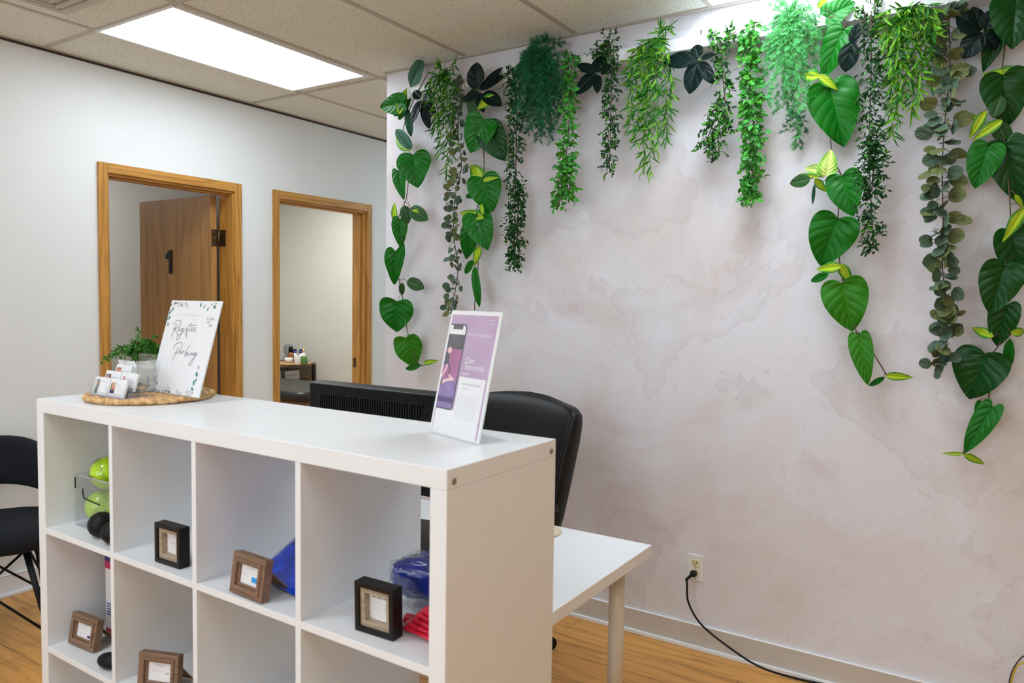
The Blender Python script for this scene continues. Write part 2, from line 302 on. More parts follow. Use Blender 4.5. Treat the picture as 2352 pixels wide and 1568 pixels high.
# ------------------------------------------------------------------ mesh helpers
def chainmat(o):
    m = Matrix.Identity(4)
    while o is not None:
        m = o.matrix_basis @ m; o = o.parent
    return m
class MB:
    def __init__(s): s.v = []; s.f = []; s.m = []; s.uv = {}; s.sm = []
    def add(s, vs, fs, mi=0, M_=None, smooth=False, uvs=None):
        b = len(s.v)
        for i, p in enumerate(vs):
            p = Vector(p); p = M_ @ p if M_ else p
            s.v.append(p)
            if uvs: s.uv[b+i] = uvs[i]
        for f in fs:
            s.f.append([b+i for i in f]); s.m.append(mi); s.sm.append(smooth)
    def box(s, a, b, mi=0, M_=None):
        x0, y0, z0 = a; x1, y1, z1 = b
        s.add([(x0,y0,z0),(x1,y0,z0),(x1,y1,z0),(x0,y1,z0),(x0,y0,z1),(x1,y0,z1),(x1,y1,z1),(x0,y1,z1)],
              [(0,3,2,1),(4,5,6,7),(0,1,5,4),(1,2,6,5),(2,3,7,6),(3,0,4,7)], mi, M_)
    def loft(s, secs, mi=0, M_=None, caps=True, smooth=True):
        n = len(secs[0]); vs = [p for q in secs for p in q]; fs = []
        for i in range(len(secs)-1):
            for j in range(n):
                k = (j+1) % n; fs.append((i*n+j, i*n+k, (i+1)*n+k, (i+1)*n+j))
        s.add(vs, fs, mi, M_, smooth)
        if caps:
            b = len(s.v)-len(vs)
            s.f.append([b+j for j in range(n)][::-1]); s.m.append(mi); s.sm.append(False)
            s.f.append([b+(len(secs)-1)*n+j for j in range(n)]); s.m.append(mi); s.sm.append(False)
    def lathe(s, prof, n=24, mi=0, M_=None):
        s.loft([[(r*math.cos(2*math.pi*j/n), r*math.sin(2*math.pi*j/n), z) for j in range(n)] for r, z in prof], mi, M_)
    def tube(s, pts, r, n=8, mi=0, M_=None, r1=None):
        pts = [Vector(p) for p in pts]; secs = []; up = None
        for i, p in enumerate(pts):
            t = (pts[min(i+1, len(pts)-1)]-pts[max(i-1, 0)])
            t = t.normalized() if t.length > 1e-9 else Vector((0, 0, 1))
            if up is None:
                a = Vector((0, 0, 1)) if abs(t.z) < 0.9 else Vector((1, 0, 0)); up = t.cross(a).normalized()
            up = (up-t*up.dot(t)); up = up.normalized() if up.length > 1e-6 else t.orthogonal().normalized()
            w = t.cross(up); rr = r if r1 is None else r+(r1-r)*i/max(1, len(pts)-1)
            secs.append([p+(up*math.cos(2*math.pi*j/n)+w*math.sin(2*math.pi*j/n))*rr for j in range(n)])
        s.loft(secs, mi, M_)
    def sphere(s, c, r, nu=20, nv=12, mi=0, M_=None, sq=(1, 1, 1)):
        c = Vector(c)
        s.loft([[c+Vector((r*sq[0]*math.sin(a)*math.cos(2*math.pi*j/nu), r*sq[1]*math.sin(a)*math.sin(2*math.pi*j/nu), -r*sq[2]*math.cos(a))) for j in range(nu)]
                for a in [max(0.02, min(math.pi-0.02, math.pi*i/nv)) for i in range(nv+1)]], mi, M_)
    def poly(s, pts, mi=0, M_=None, z=0.0):
        s.add([(p[0], p[1], p[2] if len(p) > 2 else z) for p in pts], [tuple(range(len(pts)))], mi, M_)
    def ellipse(s, cx, cy, rx, ry, z, mi=0, M_=None, n=18):
        s.poly([(cx+rx*math.cos(2*math.pi*i/n), cy+ry*math.sin(2*math.pi*i/n)) for i in range(n)], mi, M_, z)
    def rect(s, x0, y0, x1, y1, z, mi=0, M_=None): s.poly([(x0,y0),(x1,y0),(x1,y1),(x0,y1)], mi, M_, z)
    def stroke(s, pts, w, z, mi=0, M_=None):        # a flat pen stroke in the xy plane
        P = [Vector((p[0], p[1], 0)) for p in pts]; L = []; Rr = []
        for i, p in enumerate(P):
            t = P[min(i+1, len(P)-1)]-P[max(i-1, 0)]
            t = t.normalized() if t.length > 1e-9 else Vector((1, 0, 0)); nn = Vector((-t.y, t.x, 0))*w/2
            L.append(p+nn); Rr.append(p-nn)
        vs = [(q.x, q.y, z) for q in L+Rr]; k = len(P)
        s.add(vs, [(i, k+i, k+i+1, i+1) for i in range(k-1)], mi, M_)
    def build(s, name, mats, parent=None, bevel=0, world=False, seg=2):
        me = bpy.data.meshes.new(name)
        vs = s.v
        if world and parent is not None:
            inv = chainmat(parent).inverted(); vs = [inv @ p for p in vs]
        me.from_pydata([tuple(p) for p in vs], [], s.f)
        if not isinstance(mats, (list, tuple)): mats = [mats]
        for m in mats: me.materials.append(m)
        for p, mi, sm in zip(me.polygons, s.m, s.sm): p.material_index = mi; p.use_smooth = sm
        if s.uv:
            ul = me.uv_layers.new(name='UVMap')
            for l in me.loops: ul.data[l.index].uv = s.uv.get(l.vertex_index, (0, 0))
        me.validate(); me.update()
        o = bpy.data.objects.new(name, me); COL.objects.link(o)
        if parent is not None: o.parent = parent
        if bevel:
            md = o.modifiers.new('bevel', 'BEVEL'); md.width = bevel; md.segments = seg; md.limit_method = 'ANGLE'
        return o
def catmull(pts, k=6):
    P = [Vector(p) for p in pts]
    if len(P) < 3: return P
    out = []
    for i in range(len(P)-1):
        a, b, c, d = P[max(i-1, 0)], P[i], P[i+1], P[min(i+2, len(P)-1)]
        for j in range(k):
            t = j/k
            out.append(0.5*((2*b)+(c-a)*t+(2*a-5*b+4*c-d)*t*t+(3*b-a-3*c+d)*t**3))
    out.append(P[-1]); return out
def sup(cx, cy, z, rx, ry, e=0.4, n=24):            # rounded rectangle section
    o = []
    for j in range(n):
        a = 2*math.pi*j/n; c, s_ = math.cos(a), math.sin(a)
        o.append(Vector((cx+rx*math.copysign(abs(c)**e, c), cy+ry*math.copysign(abs(s_)**e, s_), z)))
    return o
def tag(o, label, cat, group=None, kind=None):
    if label: o['label'] = label
    if cat: o['category'] = cat
    if group: o['group'] = group
    if kind: o['kind'] = kind
    return o
def thing(name, label, cat, loc=(0, 0, 0), rz=0.0, group=None, mat=None):
    o = bpy.data.objects.new(name, None); COL.objects.link(o); o.empty_display_size = 0.05
    if mat is not None: o.matrix_basis = mat
    else: o.location = loc; o.rotation_euler = (0, 0, rz)
    return tag(o, label, cat, group)
def struct(mb, name, m, bevel=0, label=None, parent=None):
    o = mb.build(name, m, parent, bevel)
    if parent is None: o['kind'] = 'structure'
    return o
def textmesh(txt, size, align='LEFT', sx=1.0):
    c = bpy.data.curves.new('text', 'FONT'); c.body = txt; c.size = size; c.align_x = align
    o = bpy.data.objects.new('text', c); COL.objects.link(o)
    bpy.context.view_layer.update()
    me = bpy.data.meshes.new_from_object(o.evaluated_get(bpy.context.evaluated_depsgraph_get()))
    vs = [(v.co.x*sx, v.co.y, v.co.z) for v in me.vertices]; fs = [tuple(p.vertices) for p in me.polygons]
    bpy.data.objects.remove(o); bpy.data.curves.remove(c); bpy.data.meshes.remove(me)
    return vs, fs
def put_text(mb, txt, x, y, z, size, mi=0, align='LEFT', sx=1.0):
    vs, fs = textmesh(txt, size, align, sx); mb.add([(a+x, b+y, c+z) for a, b, c in vs], fs, mi)
exec_parts = []
# ------------------------------------------------------------------ the room
XR, YB, YF, T = 4.3, -6.0, 4.0, 0.125
XW = -4.4                                      # far side of the two treatment rooms
m = MB(); m.box((XW-0.2, YB-T, -0.06), (XR+T, YF+T, 0)); struct(m, 'floor', M['floor'])
m = MB(); m.box((XW-0.2, YB-T, H), (XR+T, YF+T, H+0.05)); struct(m, 'ceiling', M['tile'])
D1, D2, DZ = (-0.865, -0.075), (0.25, 1.065), 2.085
m = MB()
for a, b in ((YB, D1[0]), (D1[1], D2[0]), (D2[1], YF)): m.box((XL-T, a, 0), (XL, b, H))
for d in (D1, D2): m.box((XL-T, d[0], DZ), (XL, d[1], H))
struct(m, 'wall_left', M['paint'])
m = MB(); m.box((0, 0, 0), (XR, T, H)); struct(m, 'wall_right', M['mural'])
m = MB(); m.box((0, T, 0), (T, YF, H)); struct(m, 'wall_hall', M['paint'])
m = MB(); m.box((XL, YF, 0), (T, YF+T, H)); struct(m, 'wall_end', M['paint'])
m = MB(); WX0, WX1, WZ0, WZ1 = -0.2, 3.4, 0.75, 2.25
for a, b in (((XL-T, YB-T, 0), (WX0, YB, H)), ((WX1, YB-T, 0), (XR, YB, H)), ((WX0, YB-T, 0), (WX1, YB, WZ0)), ((WX0, YB-T, WZ1), (WX1, YB, H))): m.box(a, b)
struct(m, 'wall_back', M['paint'])
w = bpy.data.objects.new('fill_window', None); COL.objects.link(w); w.location = ((WX0+WX1)/2, YB, WZ0); w['kind'] = 'structure'  # made-up window behind the camera, added as soft fill light
m = MB(); a = (WX1-WX0)/2
for q in (((-a, -0.09, 0), (a, -0.03, 0.05)), ((-a, -0.09, 1.45), (a, -0.03, 1.5)), ((-a, -0.09, 0.05), (-a+0.05, -0.03, 1.45)), ((a-0.05, -0.09, 0.05), (a, -0.03, 1.45)), ((-0.03, -0.09, 0.05), (0.03, -0.03, 1.45))): m.box(*q)
m.build('frame', M['trim_white'], w, 0.004)
m = MB(); m.box((-a+0.05, -0.08, 0.05), (-0.03, -0.07, 1.45)); m.build('fill_pane', M['window_fill'], w)
m = MB(); m.box((0.03, -0.08, 0.05), (a-0.05, -0.07, 1.45)); m.build('fill_pane', M['window_fill'], w)
m = MB(); m.box((XR, YB-T, 0), (XR+T, T, H)); struct(m, 'wall_side', M['paint_bounce'])
# treatment rooms behind the two doors
m = MB(); m.box((XW, 0.06, 0), (XL-T, 0.16, H)); struct(m, 'wall_between', [M['paint_room']])
m = MB(); m.box((XW-T, -2.6, 0), (XW, 2.7, H)); struct(m, 'wall_far', M['paint_room'])
m = MB(); m.box((XW, 2.6, 0), (XL-T, 2.7, H)); struct(m, 'wall_room', M['paint_room'])
m = MB(); m.box((XW, -2.7, 0), (XL-T, -2.6, H)); struct(m, 'wall_dim', M['paint_dim'])
# ceiling grid, wall angles and painted shade strip
m = MB(); GZ = H-0.004
for k in range(-1, 9):
    x = -0.70+0.612*k
    if x > XL: m.box((x-0.012, YB, GZ), (x+0.012, YF if x < 0 else 0, H+0.001))
for y in (-4.757, -3.557, -2.357, -1.157, 0.04, 1.24, 2.44):
    m.box((XL, y-0.012, GZ-0.0005), (XR if y < 0 else 0, y+0.012, H+0.001))
struct(m, 'trim_1', M['grid'])
m = MB(); m.box((0, -0.022, H-0.006), (XR, 0.0, H+0.001)); m.box((XL, YB, H-0.006), (XL+0.016, YF, H+0.001)); struct(m, 'trim_2', M['grid'])
m = MB(); m.box((XL-0.001, YB, H-0.017), (XL+0.004, YF, H-0.006)); struct(m, 'painted_shade_strip', M['gap'])  # dark strip that paints in the shadow line under the ceiling
# baseboards and white shoe strips
m = MB(); m.box((0, -0.012, 0), (XR, 0.001, 0.10)); struct(m, 'baseboard_right', M['base_grey'])
m = MB(); m.box((0, -0.013, 0.099), (XR, 0.001, 0.1035)); m.box((0, -0.026, 0), (XR, -0.011, 0.016)); struct(m, 'trim_4', M['trim_white'], 0.003)
m = MB()
for a, b in ((YB, D1[0]-0.045), (D1[1]+0.045, D2[0]-0.045), (D2[1]+0.045, YF)): m.box((XL-0.001, a, 0), (XL+0.012, b, 0.10))
struct(m, 'baseboard_left', M['trim_white'])
m = MB()
for a, b in ((YB, D1[0]-0.045), (D1[1]+0.045, D2[0]-0.045), (D2[1]+0.045, YF)):
    m.box((XL, a, 0), (XL+0.026, b, 0.016)); m.box((XL, a, 0.099), (XL+0.014, b, 0.104))
struct(m, 'trim_5', M['trim_white'], 0.003)
# door frames
CW = 0.047
def doorframe(n, d):
    r = bpy.data.objects.new('door_%d' % n, None); COL.objects.link(r); r.location = (XL, (d[0]+d[1])/2, 0); r['kind'] = 'structure'
    a, b = d[0]-r.location.y, d[1]-r.location.y
    for y0, y1 in ((a-CW+0.004, a+0.006), (b-0.006, b+CW-0.004)):
        m = MB(); m.box((-0.002, y0, 0), (0.016, y1, DZ+CW)); m.box((-T-0.016, y0, 0), (-T+0.002, y1, DZ+CW)); m.build('casing', M['oak_v'], r, 0.004)
    m = MB(); m.box((-0.002, a+0.006, DZ-0.006), (0.016, b-0.006, DZ+CW)); m.build('head_casing', M['oak_h'], r, 0.004)
    for y0, y1, s in ((a-0.001, a+0.018, 1), (b-0.018, b+0.001, -1)):
        m = MB(); m.box((-T-0.001, y0, 0), (0.001, y1, DZ)); ys = sorted((y1 if s > 0 else y0, (y1+0.011) if s > 0 else (y0-0.011)))
        if not (n == 1 and s < 0): m.box((-0.075, ys[0]-0.001, 0), (-0.035, ys[1], DZ-0.018))
        m.build('jamb', M['oak_v'], r, 0.002)
    m = MB(); m.box((-T-0.001, a+0.018, DZ-0.018), (0.001, b-0.018, DZ+0.001)); m.box((-0.075, a+0.018, DZ-0.029), (-0.035, b-0.018, DZ-0.017)); m.build('head_jamb', M['oak_h'], r, 0.002)
    return r
df1 = doorframe(1, D1); df2 = doorframe(2, D2)
# strike plate on the second frame
m = MB(); m.box((-0.115, D2[1]-0.0195-df2.location.y, 0.93), (-0.085, D2[1]-0.0175-df2.location.y, 1.0)); m.build('strike_plate', M['brass_dark'], df2)
# the open oak door leaf with its number
LY0, LY1, LX0, LX1 = -0.165, -0.122, -2.030, -1.277
t = thing('door', 'open oak veneer door with a black numeral, hinged inside the left doorway', 'door', (LX1, LY1, 0.012))
m = MB(); m.box((LX0-LX1, LY0-LY1, 0), (0, 0, 2.045)); m.build('leaf', M['oak_leaf'], t, 0.002)
nm = MB(); X0, Z0 = -0.425-0.03, 1.575
prof = [(0.034, 0), (0.034, 0.108), (0.012, 0.092), (0.0, 0.101), (0.0, 0.112), (0.036, 0.146), (0.062, 0.146), (0.062, 0)]
nm.add([(X0+x, LY0-LY1-0.008, Z0+z) for x, z in prof]+[(X0+x, LY0-LY1+0.001, Z0+z) for x, z in prof],
       [tuple(range(8)), tuple(range(15, 7, -1))]+[(i, (i+1) % 8, 8+(i+1) % 8, 8+i) for i in range(8)])
o = nm.build('numeral', M['frame_black'], t); o['label'] = 'black number 1 fixed on the door face'
for hz in (0.22, 1.79):
    h = MB(); h.box((-0.0005, -0.036, hz-0.05), (0.003, -0.001, hz+0.05)); h.tube([(0.008, 0.010, hz-0.051), (0.008, 0.010, hz+0.051)], 0.008, 10)
    h.box((0.002, -0.003, hz-0.05), (0.006, 0.010, hz+0.05)); h.box((0.006, 0.010, hz-0.05), (0.010, 0.0285, hz+0.05)); h.box((0.006, 0.0262, hz-0.05), (0.05, 0.0285, hz+0.05)); o = h.build('hinge', M['brass_dark'], t)
    s_ = MB()
    for dz in (-0.035, 0, 0.035): s_.sphere((0.004, -0.022+(0.01 if dz == 0 else 0), hz+dz), 0.004, 8, 5)
    s_.build('screw', M['screw'], o)
k = MB(); k.lathe([(0.026, 0), (0.026, 0.006), (0.010, 0.012), (0.010, 0.035), (0.025, 0.045), (0.027, 0.06), (0.018, 0.07), (0.002, 0.072)], 20,
                  M_=Matrix.Translation((LX0-LX1+0.06, LY0-LY1, 0.95)) @ Matrix.Rotation(R(90), 4, 'X')); k.build('knob', M['brass_dark'], t)

# ------------------------------------------------------------------ ceiling lights
def ceiling_light(x, y, label, w=0.59, l=1.135, pm='panel', z=H):
    t = thing('ceiling_light', label, 'light', (x, y, z), group='fluorescent ceiling panels')
    f = MB(); a, b, e = w/2, l/2, 0.016
    for q in (((-a, -b), (a, -b+e)), ((-a, b-e), (a, b)), ((-a, -b+e), (-a+e, b-e)), ((a-e, -b+e), (a, b-e))):
        f.box((q[0][0], q[0][1], -0.007), (q[1][0], q[1][1], 0.001))
    f.build('frame', M['trim_white'], t)
    d = MB(); d.box((-a+e, -b+e, -0.004), (a-e, b-e, 0.0005)); d.build('diffuser', M[pm], t)
ceiling_light(-0.414, -0.590, 'lit rectangular ceiling panel over the hall by the two doorways')
ceiling_light(2.055, -0.600, 'lit ceiling panel at the mural wall, cut by the top edge of the photo', pm='panel_soft')
ceiling_light(0.83, -3.0, 'added lit ceiling panel over the front of the shelf, outside the view', pm='panel_unseen')  # unseen panel, put in because the room needs its light
ceiling_light(3.27, -3.0, 'added lit ceiling panel, unseen behind the camera beside the side wall', pm='panel')  # also unseen, added to light the room and mural from the front
ceiling_light(2.055, -5.3, 'added unseen lit ceiling panel nearest the back wall', pm='panel_unseen')  # unseen panel added as more room light from behind
ceiling_light(-0.414, 2.6, 'lit ceiling panel at the far end of the hall')
ceiling_light(-2.6, 1.3, 'lit ceiling panel inside the second treatment room', pm='panel_room')
ceiling_light(-3.4, -1.0, 'added fill light panel inside the first treatment room', pm='panel_room_fill')  # made-up panel, added to brighten the dim room's wall
# square air diffuser in the ceiling
vx0, vy1 = -0.615, -1.325
t = thing('ceiling_vent', 'square ceiling air vent with nested rims beside the lit panel', 'vent', (vx0+0.3, vy1-0.3, H))
for i, (a, dz, w) in enumerate(((0.295, 0.008, 0.035), (0.235, 0.014, 0.02), (0.185, 0.018, 0.02))):
    f = MB()
    for q in (((-a, -a), (a, -a+w)), ((-a, a-w), (a, a)), ((-a, -a+w), (-a+w, a-w)), ((a-w, -a+w), (a, a-w))):
        f.box((q[0][0], q[0][1], -dz), (q[1][0], q[1][1], 0.001))
    f.build('rim', M['grid'], t, 0.003)
f = MB(); f.lathe([(0.15, 0.0), (0.15, -0.012), (0.12, -0.022), (0.08, -0.02), (0.02, -0.026), (0.001, -0.026)], 32); f.build('round_cone', M['grid'], t)

# ------------------------------------------------------------------ the cube shelf
SX, SY, SYAW, SH = 0.4685, -1.9743, -0.012, 1.149
SW, SD = 1.5, 0.381
t = shelf = thing('cube_shelf', 'tall white open cube shelf unit used as the reception counter', 'shelf', (SX, SY, 0), SYAW)
TP, SP, DV = 0.0376, 0.0388, 0.0163
zs1, zs2 = 0.779, 0.431
m = MB(); m.box((0, 0, SH-TP), (SW, SD, SH)); m.build('top_panel', M['laminate'], t, 0.0015)
m = MB(); m.box((0, 0, 0.0), (SP, SD, SH-TP)); m.build('side_panel', M['laminate'], t, 0.0015)
m = MB(); m.box((SW-SP, 0, 0.0), (SW, SD, SH-TP)); o = m.build('side_panel', M['laminate'], t, 0.0015)
for v, z in ((0.02, SH-0.02), (SD-0.02, SH-0.02)):
    k = MB(); k.lathe([(0.0065, 0), (0.0065, 0.0015), (0.003, 0.002), (0.0025, 0.0005), (0.001, 0.0005)], 14, M_=Matrix.Translation((SW, v, z-0.004)) @ Matrix.Rotation(R(90), 4, 'Y'))
    k.build('screw', M['screw'], t)
m = MB(); m.box((SP, 0, 0.03), (SW-SP, SD, 0.03+TP)); m.build('bottom_panel', M['laminate'], t, 0.0015)
du = [(0.3827, 0.3990), (0.7418, 0.7582), (1.1010, 1.1174)]
for a, b in du:
    m = MB(); m.box((a, 0.0, 0.03+TP), (b, SD-0.001, SH-TP)); m.build('divider', M['laminate'], t, 0.001)
cols = [(SP, du[0][0]), (du[0][1], du[1][0]), (du[1][1], du[2][0]), (du[2][1], SW-SP)]
for z in (zs1, zs2):
    for a, b in cols:
        m = MB(); m.box((a-0.0005, 0.0005, z-DV), (b+0.0005, SD-0.001, z)); m.build('shelf_board', M['laminate'], t, 0.001)

# ------------------------------------------------------------------ desk behind the shelf
DT, DX0, DX1, DY0, DY1 = 0.73, 0.62, 1.935, -1.586, -0.955
t = thing('desk', 'white rectangular desk with round beige legs behind the cube shelf', 'desk', ((DX0+DX1)/2, (DY0+DY1)/2, 0))
hx, hy = (DX1-DX0)/2, (DY1-DY0)/2
m = MB(); m.box((-hx, -hy, DT-0.034), (hx, hy, DT)); m.build('tabletop', M['laminate'], t, 0.002)
for sx in (-1, 1):
    for sy in (-1, 1):
        x, y = sx*(hx-0.075), sy*(hy-0.075)
        m = MB(); m.lathe([(0.022, 0.0), (0.022, 0.02), (0.0225, 0.02), (0.0235, DT-0.034)], 20, M_=Matrix.Translation((x, y, 0)))
        lg = m.build('leg', M['leg_metal'], t)
        k = MB(); k.lathe([(0.02, 0), (0.024, 0.003), (0.024, 0.016), (0.022, 0.018)], 20, M_=Matrix.Translation((x, y, 0))); k.build('foot', M['plastic_black'], lg)

# ------------------------------------------------------------------ monitor, desk mat, wooden disc
t = thing('monitor', 'black computer monitor seen from behind over the shelf top', 'monitor', (1.045, -1.17, DT))
w2 = 0.312
m = MB()
m.loft([[Vector((x*sx_+0, y, z)) for x, z in ((-w2, zt0), (w2, zt0), (w2, zt1), (-w2, zt1))] for y, sx_, zt0, zt1 in ((0.035, 1, 0.085, 0.424), (0.0, 1, 0.085, 0.424), (-0.03, 0.985, 0.095, 0.419))], smooth=False)
m.build('housing', M['plastic_black'], t, 0.005)
m = MB(); m.box((-w2+0.012, 0.0345, 0.10), (w2-0.012, 0.036, 0.412)); m.build('screen', M['plastic_dark'], t)
g = MB()
gx0, gx1, gz0, gz1 = -0.255, 0.215, 0.315, 0.385
g.box((gx0, -0.036, gz0-0.006), (gx1-0.03, -0.029, gz0)); g.box((gx0, -0.034, gz1), (gx1, -0.029, gz1+0.003)); g.box((gx0-0.004, -0.034, gz0-0.006), (gx0, -0.029, gz1+0.003))
n = 44
for i in range(n):
    x = gx0+(gx1-gx0)*(i+0.5)/n; lo = gz0
    k = min(1, max(0, (gx1-x)/0.03)); lo = gz1-(gz1-gz0)*k if x > gx1-0.03 else gz0
    g.box((x-0.0022, -0.036, lo), (x+0.0022, -0.029, gz1))
g.build('vent_grille', M['plastic_dark'], t)
m = MB(); m.box((-0.05, -0.06, 0.012), (0.05, -0.022, 0.20)); m.build('stand', M['plastic_black'], t, 0.006)
m = MB(); m.loft([sup(0, -0.03, z, a, b, 0.35) for z, a, b in ((0, 0.14, 0.10), (0.010, 0.14, 0.10), (0.014, 0.132, 0.092))]); m.build('base', M['plastic_black'], t)
t = thing('desk_mat', 'black desk mat lying on the white desk behind the shelf', 'desk mat', (1.42, -1.265, DT), R(9))
m = MB(); m.loft([sup(0, 0, z, 0.215, 0.14, 0.12, 32) for z in (0.0, 0.003)], smooth=False); tag(t, None, None); m.build('pad', M['plastic_dark'], t)
p = pix(1262, 1221, z=DT)
t = thing('wooden_disc', 'pale round wooden disc on the white desk beside the shelf', 'coaster', (p.x-0.035, p.y-0.02, DT))
m = MB(); m.lathe([(0.001, 0), (0.075, 0), (0.078, 0.002), (0.078, 0.004), (0.075, 0.006), (0.001, 0.006)], 40); m.build('disc', M['coaster'], t)

# ------------------------------------------------------------------ office chair
t = thing('office_chair', 'black leather office chair with high padded back behind the desk', 'chair', (1.115, -0.585, 0), R(-9))
def slab(secs, mb):      # secs: list of (z, half width, centre y, half depth)
    mb.loft([sup(0, cy, z, hw, hd, 0.42, 32) for z, hw, cy, hd in secs])
m = MB()
zz = [0.50, 0.55, 0.62, 0.72, 0.82, 0.92, 0.99, 1.03, 1.055, 1.072]
hw = [0.240, 0.260, 0.276, 0.290, 0.301, 0.310, 0.314, 0.310, 0.290, 0.225]
cy = [0.10, 0.108, 0.115, 0.128, 0.145, 0.163, 0.176, 0.184, 0.189, 0.192]
hd = [0.035, 0.055, 0.064, 0.068, 0.07, 0.068, 0.06, 0.05, 0.036, 0.014]
n = 40; secs = []
for z, w, c, d in zip(zz, hw, cy, hd):
    s_ = []
    for q in sup(0, 0, 0, w, d, 0.5, n):
        u = q.x/w; s_.append(Vector((q.x, q.y+c-0.045*u*u, z+0.0-0.022*u*u*max(0, (z-0.85)/0.2))))
    secs.append(s_)
m.loft(secs); bk = m.build('backrest', M['leather'], t)
for sgn in (-1, 1):
    pp = []
    for z, w, c, d in list(zip(zz, hw, cy, hd))[1:-1]:
        pp.append((sgn*(w*0.93), c-d*0.72-0.042, z-0.03*max(0, (z-0.85)/0.2)))
    k = MB(); k.tube(catmull(pp, 4), 0.0035, 6); k.build('seam', M['plastic_dark'], bk)
m = MB(); slab([(0.40, 0.23, -0.10, 0.22), (0.43, 0.262, -0.10, 0.25), (0.47, 0.268, -0.10, 0.255), (0.50, 0.255, -0.10, 0.245), (0.515, 0.20, -0.10, 0.2)], m); m.build('seat', M['leather'], t)
for sgn in (-1, 1):
    m = MB(); m.tube(catmull([(sgn*0.22, 0.03, 0.44), (sgn*0.285, 0.0, 0.46), (sgn*0.29, -0.14, 0.62), (sgn*0.285, -0.18, 0.655), (sgn*0.28, -0.02, 0.665), (sgn*0.24, 0.09, 0.66)], 6), 0.017, 10)
    a = m.build('armrest', M['plastic_black'], t)
    k = MB(); k.loft([sup(sgn*0.282, -0.07, z, 0.03, 0.11, 0.5, 20) for z in (0.664, 0.684, 0.692)]); k.build('arm_pad', M['leather'], a)
m = MB(); m.lathe([(0.028, 0.10), (0.028, 0.28), (0.018, 0.28), (0.018, 0.36), (0.09, 0.37), (0.12, 0.40)], 18); m.build('gas_lift', M['plastic_black'], t)
for i in range(5):
    a = R(67+72*i); c, s_ = math.cos(a), math.sin(a)
    m = MB(); m.tube([(0.02*c, 0.02*s_, 0.115), (0.15*c, 0.15*s_, 0.10), (0.255*c, 0.255*s_, 0.075)], 0.024, 10, r1=0.015); lg = m.build('leg', M['plastic_black'], t)
    k = MB()
    for dx in (-0.016, 0.006):
        k.lathe([(0.005, 0), (0.027, 0.001), (0.027, 0.009), (0.005, 0.010)], 16, M_=Matrix.Translation((0.262*c, 0.262*s_, 0.027)) @ Matrix.Rotation(a, 4, 'Z') @ Matrix.Rotation(R(90), 4, 'X') @ Matrix.Translation((0, 0, dx)))
    k.tube([(0.255*c, 0.255*s_, 0.025), (0.255*c, 0.255*s_, 0.08)], 0.006, 8); k.build('caster', M['plastic_black'], lg)

# ------------------------------------------------------------------ waiting chair at the left wall
t = thing('waiting_chair', 'charcoal fabric chair with thin black rod legs at the left edge', 'chair', (-0.80, -1.60, 0), R(62))
m = MB()    # faces local -Y
slab([(0.375, 0.20, 0, 0.19), (0.395, 0.255, 0, 0.235), (0.43, 0.268, 0, 0.245), (0.465, 0.262, 0, 0.24), (0.482, 0.20, 0, 0.19)], m); m.build('seat', M['fabric'], t)
m = MB(); secs = []
for i in range(33):
    u = -1+2*i/32; a = u*R(70); rr = 0.275
    zt = 0.802-0.13*abs(u)**2.6; zb = 0.585-0.06*abs(u)**2
    tk = 0.020+0.012*(1-abs(u)**3); s_ = []
    for j in range(14):
        b = 2*math.pi*j/14; cb, sb = math.cos(b), math.sin(b)
        r_ = rr+tk*math.copysign(abs(cb)**0.6, cb); z = (zt+zb)/2+(zt-zb)/2*math.copysign(abs(sb)**0.6, sb)
        tilt = 0.10*(z-0.58); s_.append(Vector((r_*math.sin(a), (r_+tilt)*math.cos(a)-0.03, z)))
    secs.append(s_)
m.loft(secs); m.build('backrest', M['fabric'], t)
for sgn in (-1, 1):
    m = MB(); m.tube(catmull([(sgn*0.262, 0.0, 0.42), (sgn*0.272, 0.03, 0.52), (sgn*0.268, 0.06, 0.62)], 5), 0.017, 10); m.build('back_support', M['fabric'], t)
ft = [(-0.24, -0.22), (0.24, -0.22), (0.24, 0.24), (-0.24, 0.24)]
for x, y in ft:
    m = MB(); m.tube([(x*0.62, y*0.62, 0.385), (x, y, 0.0)], 0.014, 10, r1=0.009); m.build('leg', M['plastic_black'], t)
for i in range(4):
    (x0, y0), (x1, y1) = ft[i], ft[(i+1) % 4]
    for a, b in (((x0, y0), (x1, y1)), ((x1, y1), (x0, y0))):
        m = MB(); m.tube([(a[0]*0.66, a[1]*0.66, 0.385), (b[0]*0.99, b[1]*0.99, 0.03)], 0.0055, 8); m.build('brace_rod', M['plastic_black'], t)

# ------------------------------------------------------------------ outlet, cord, cables
t = thing('wall_outlet', 'white duplex wall outlet low on the mural wall right of the desk', 'outlet', (1.746, 0, 0.341))
m = MB(); m.box((-0.035, -0.006, -0.056), (0.035, 0.001, 0.056)); m.build('plate', M['plate'], t, 0.003)
for dz in (0.020, -0.020):
    m = MB(); m.loft([[Vector((q.x, y, q.y+dz)) for q in sup(0, 0, 0, 0.0165, 0.0145, 0.55, 24)] for y in (-0.003, -0.0085)]); o = m.build('socket', M['ivory'], t)
    s_ = MB()
    for dx in (-0.0065, 0.0065): s_.box((dx-0.0014, -0.0092, dz-0.001), (dx+0.0014, -0.008, dz+0.0085))
    s_.loft([[Vector((0.0028*math.cos(a*math.pi/5), y, dz-0.007+0.0028*math.sin(a*math.pi/5))) for a in range(10)] for y in (-0.008, -0.0092)], smooth=False)
    s_.build('slot', M['rubber'], o)
s_ = MB(); s_.sphere((0, -0.0065, 0), 0.003, 10, 6); s_.build('screw', M['screw'], t)
pl = Vector((1.742, -0.009, 0.319))
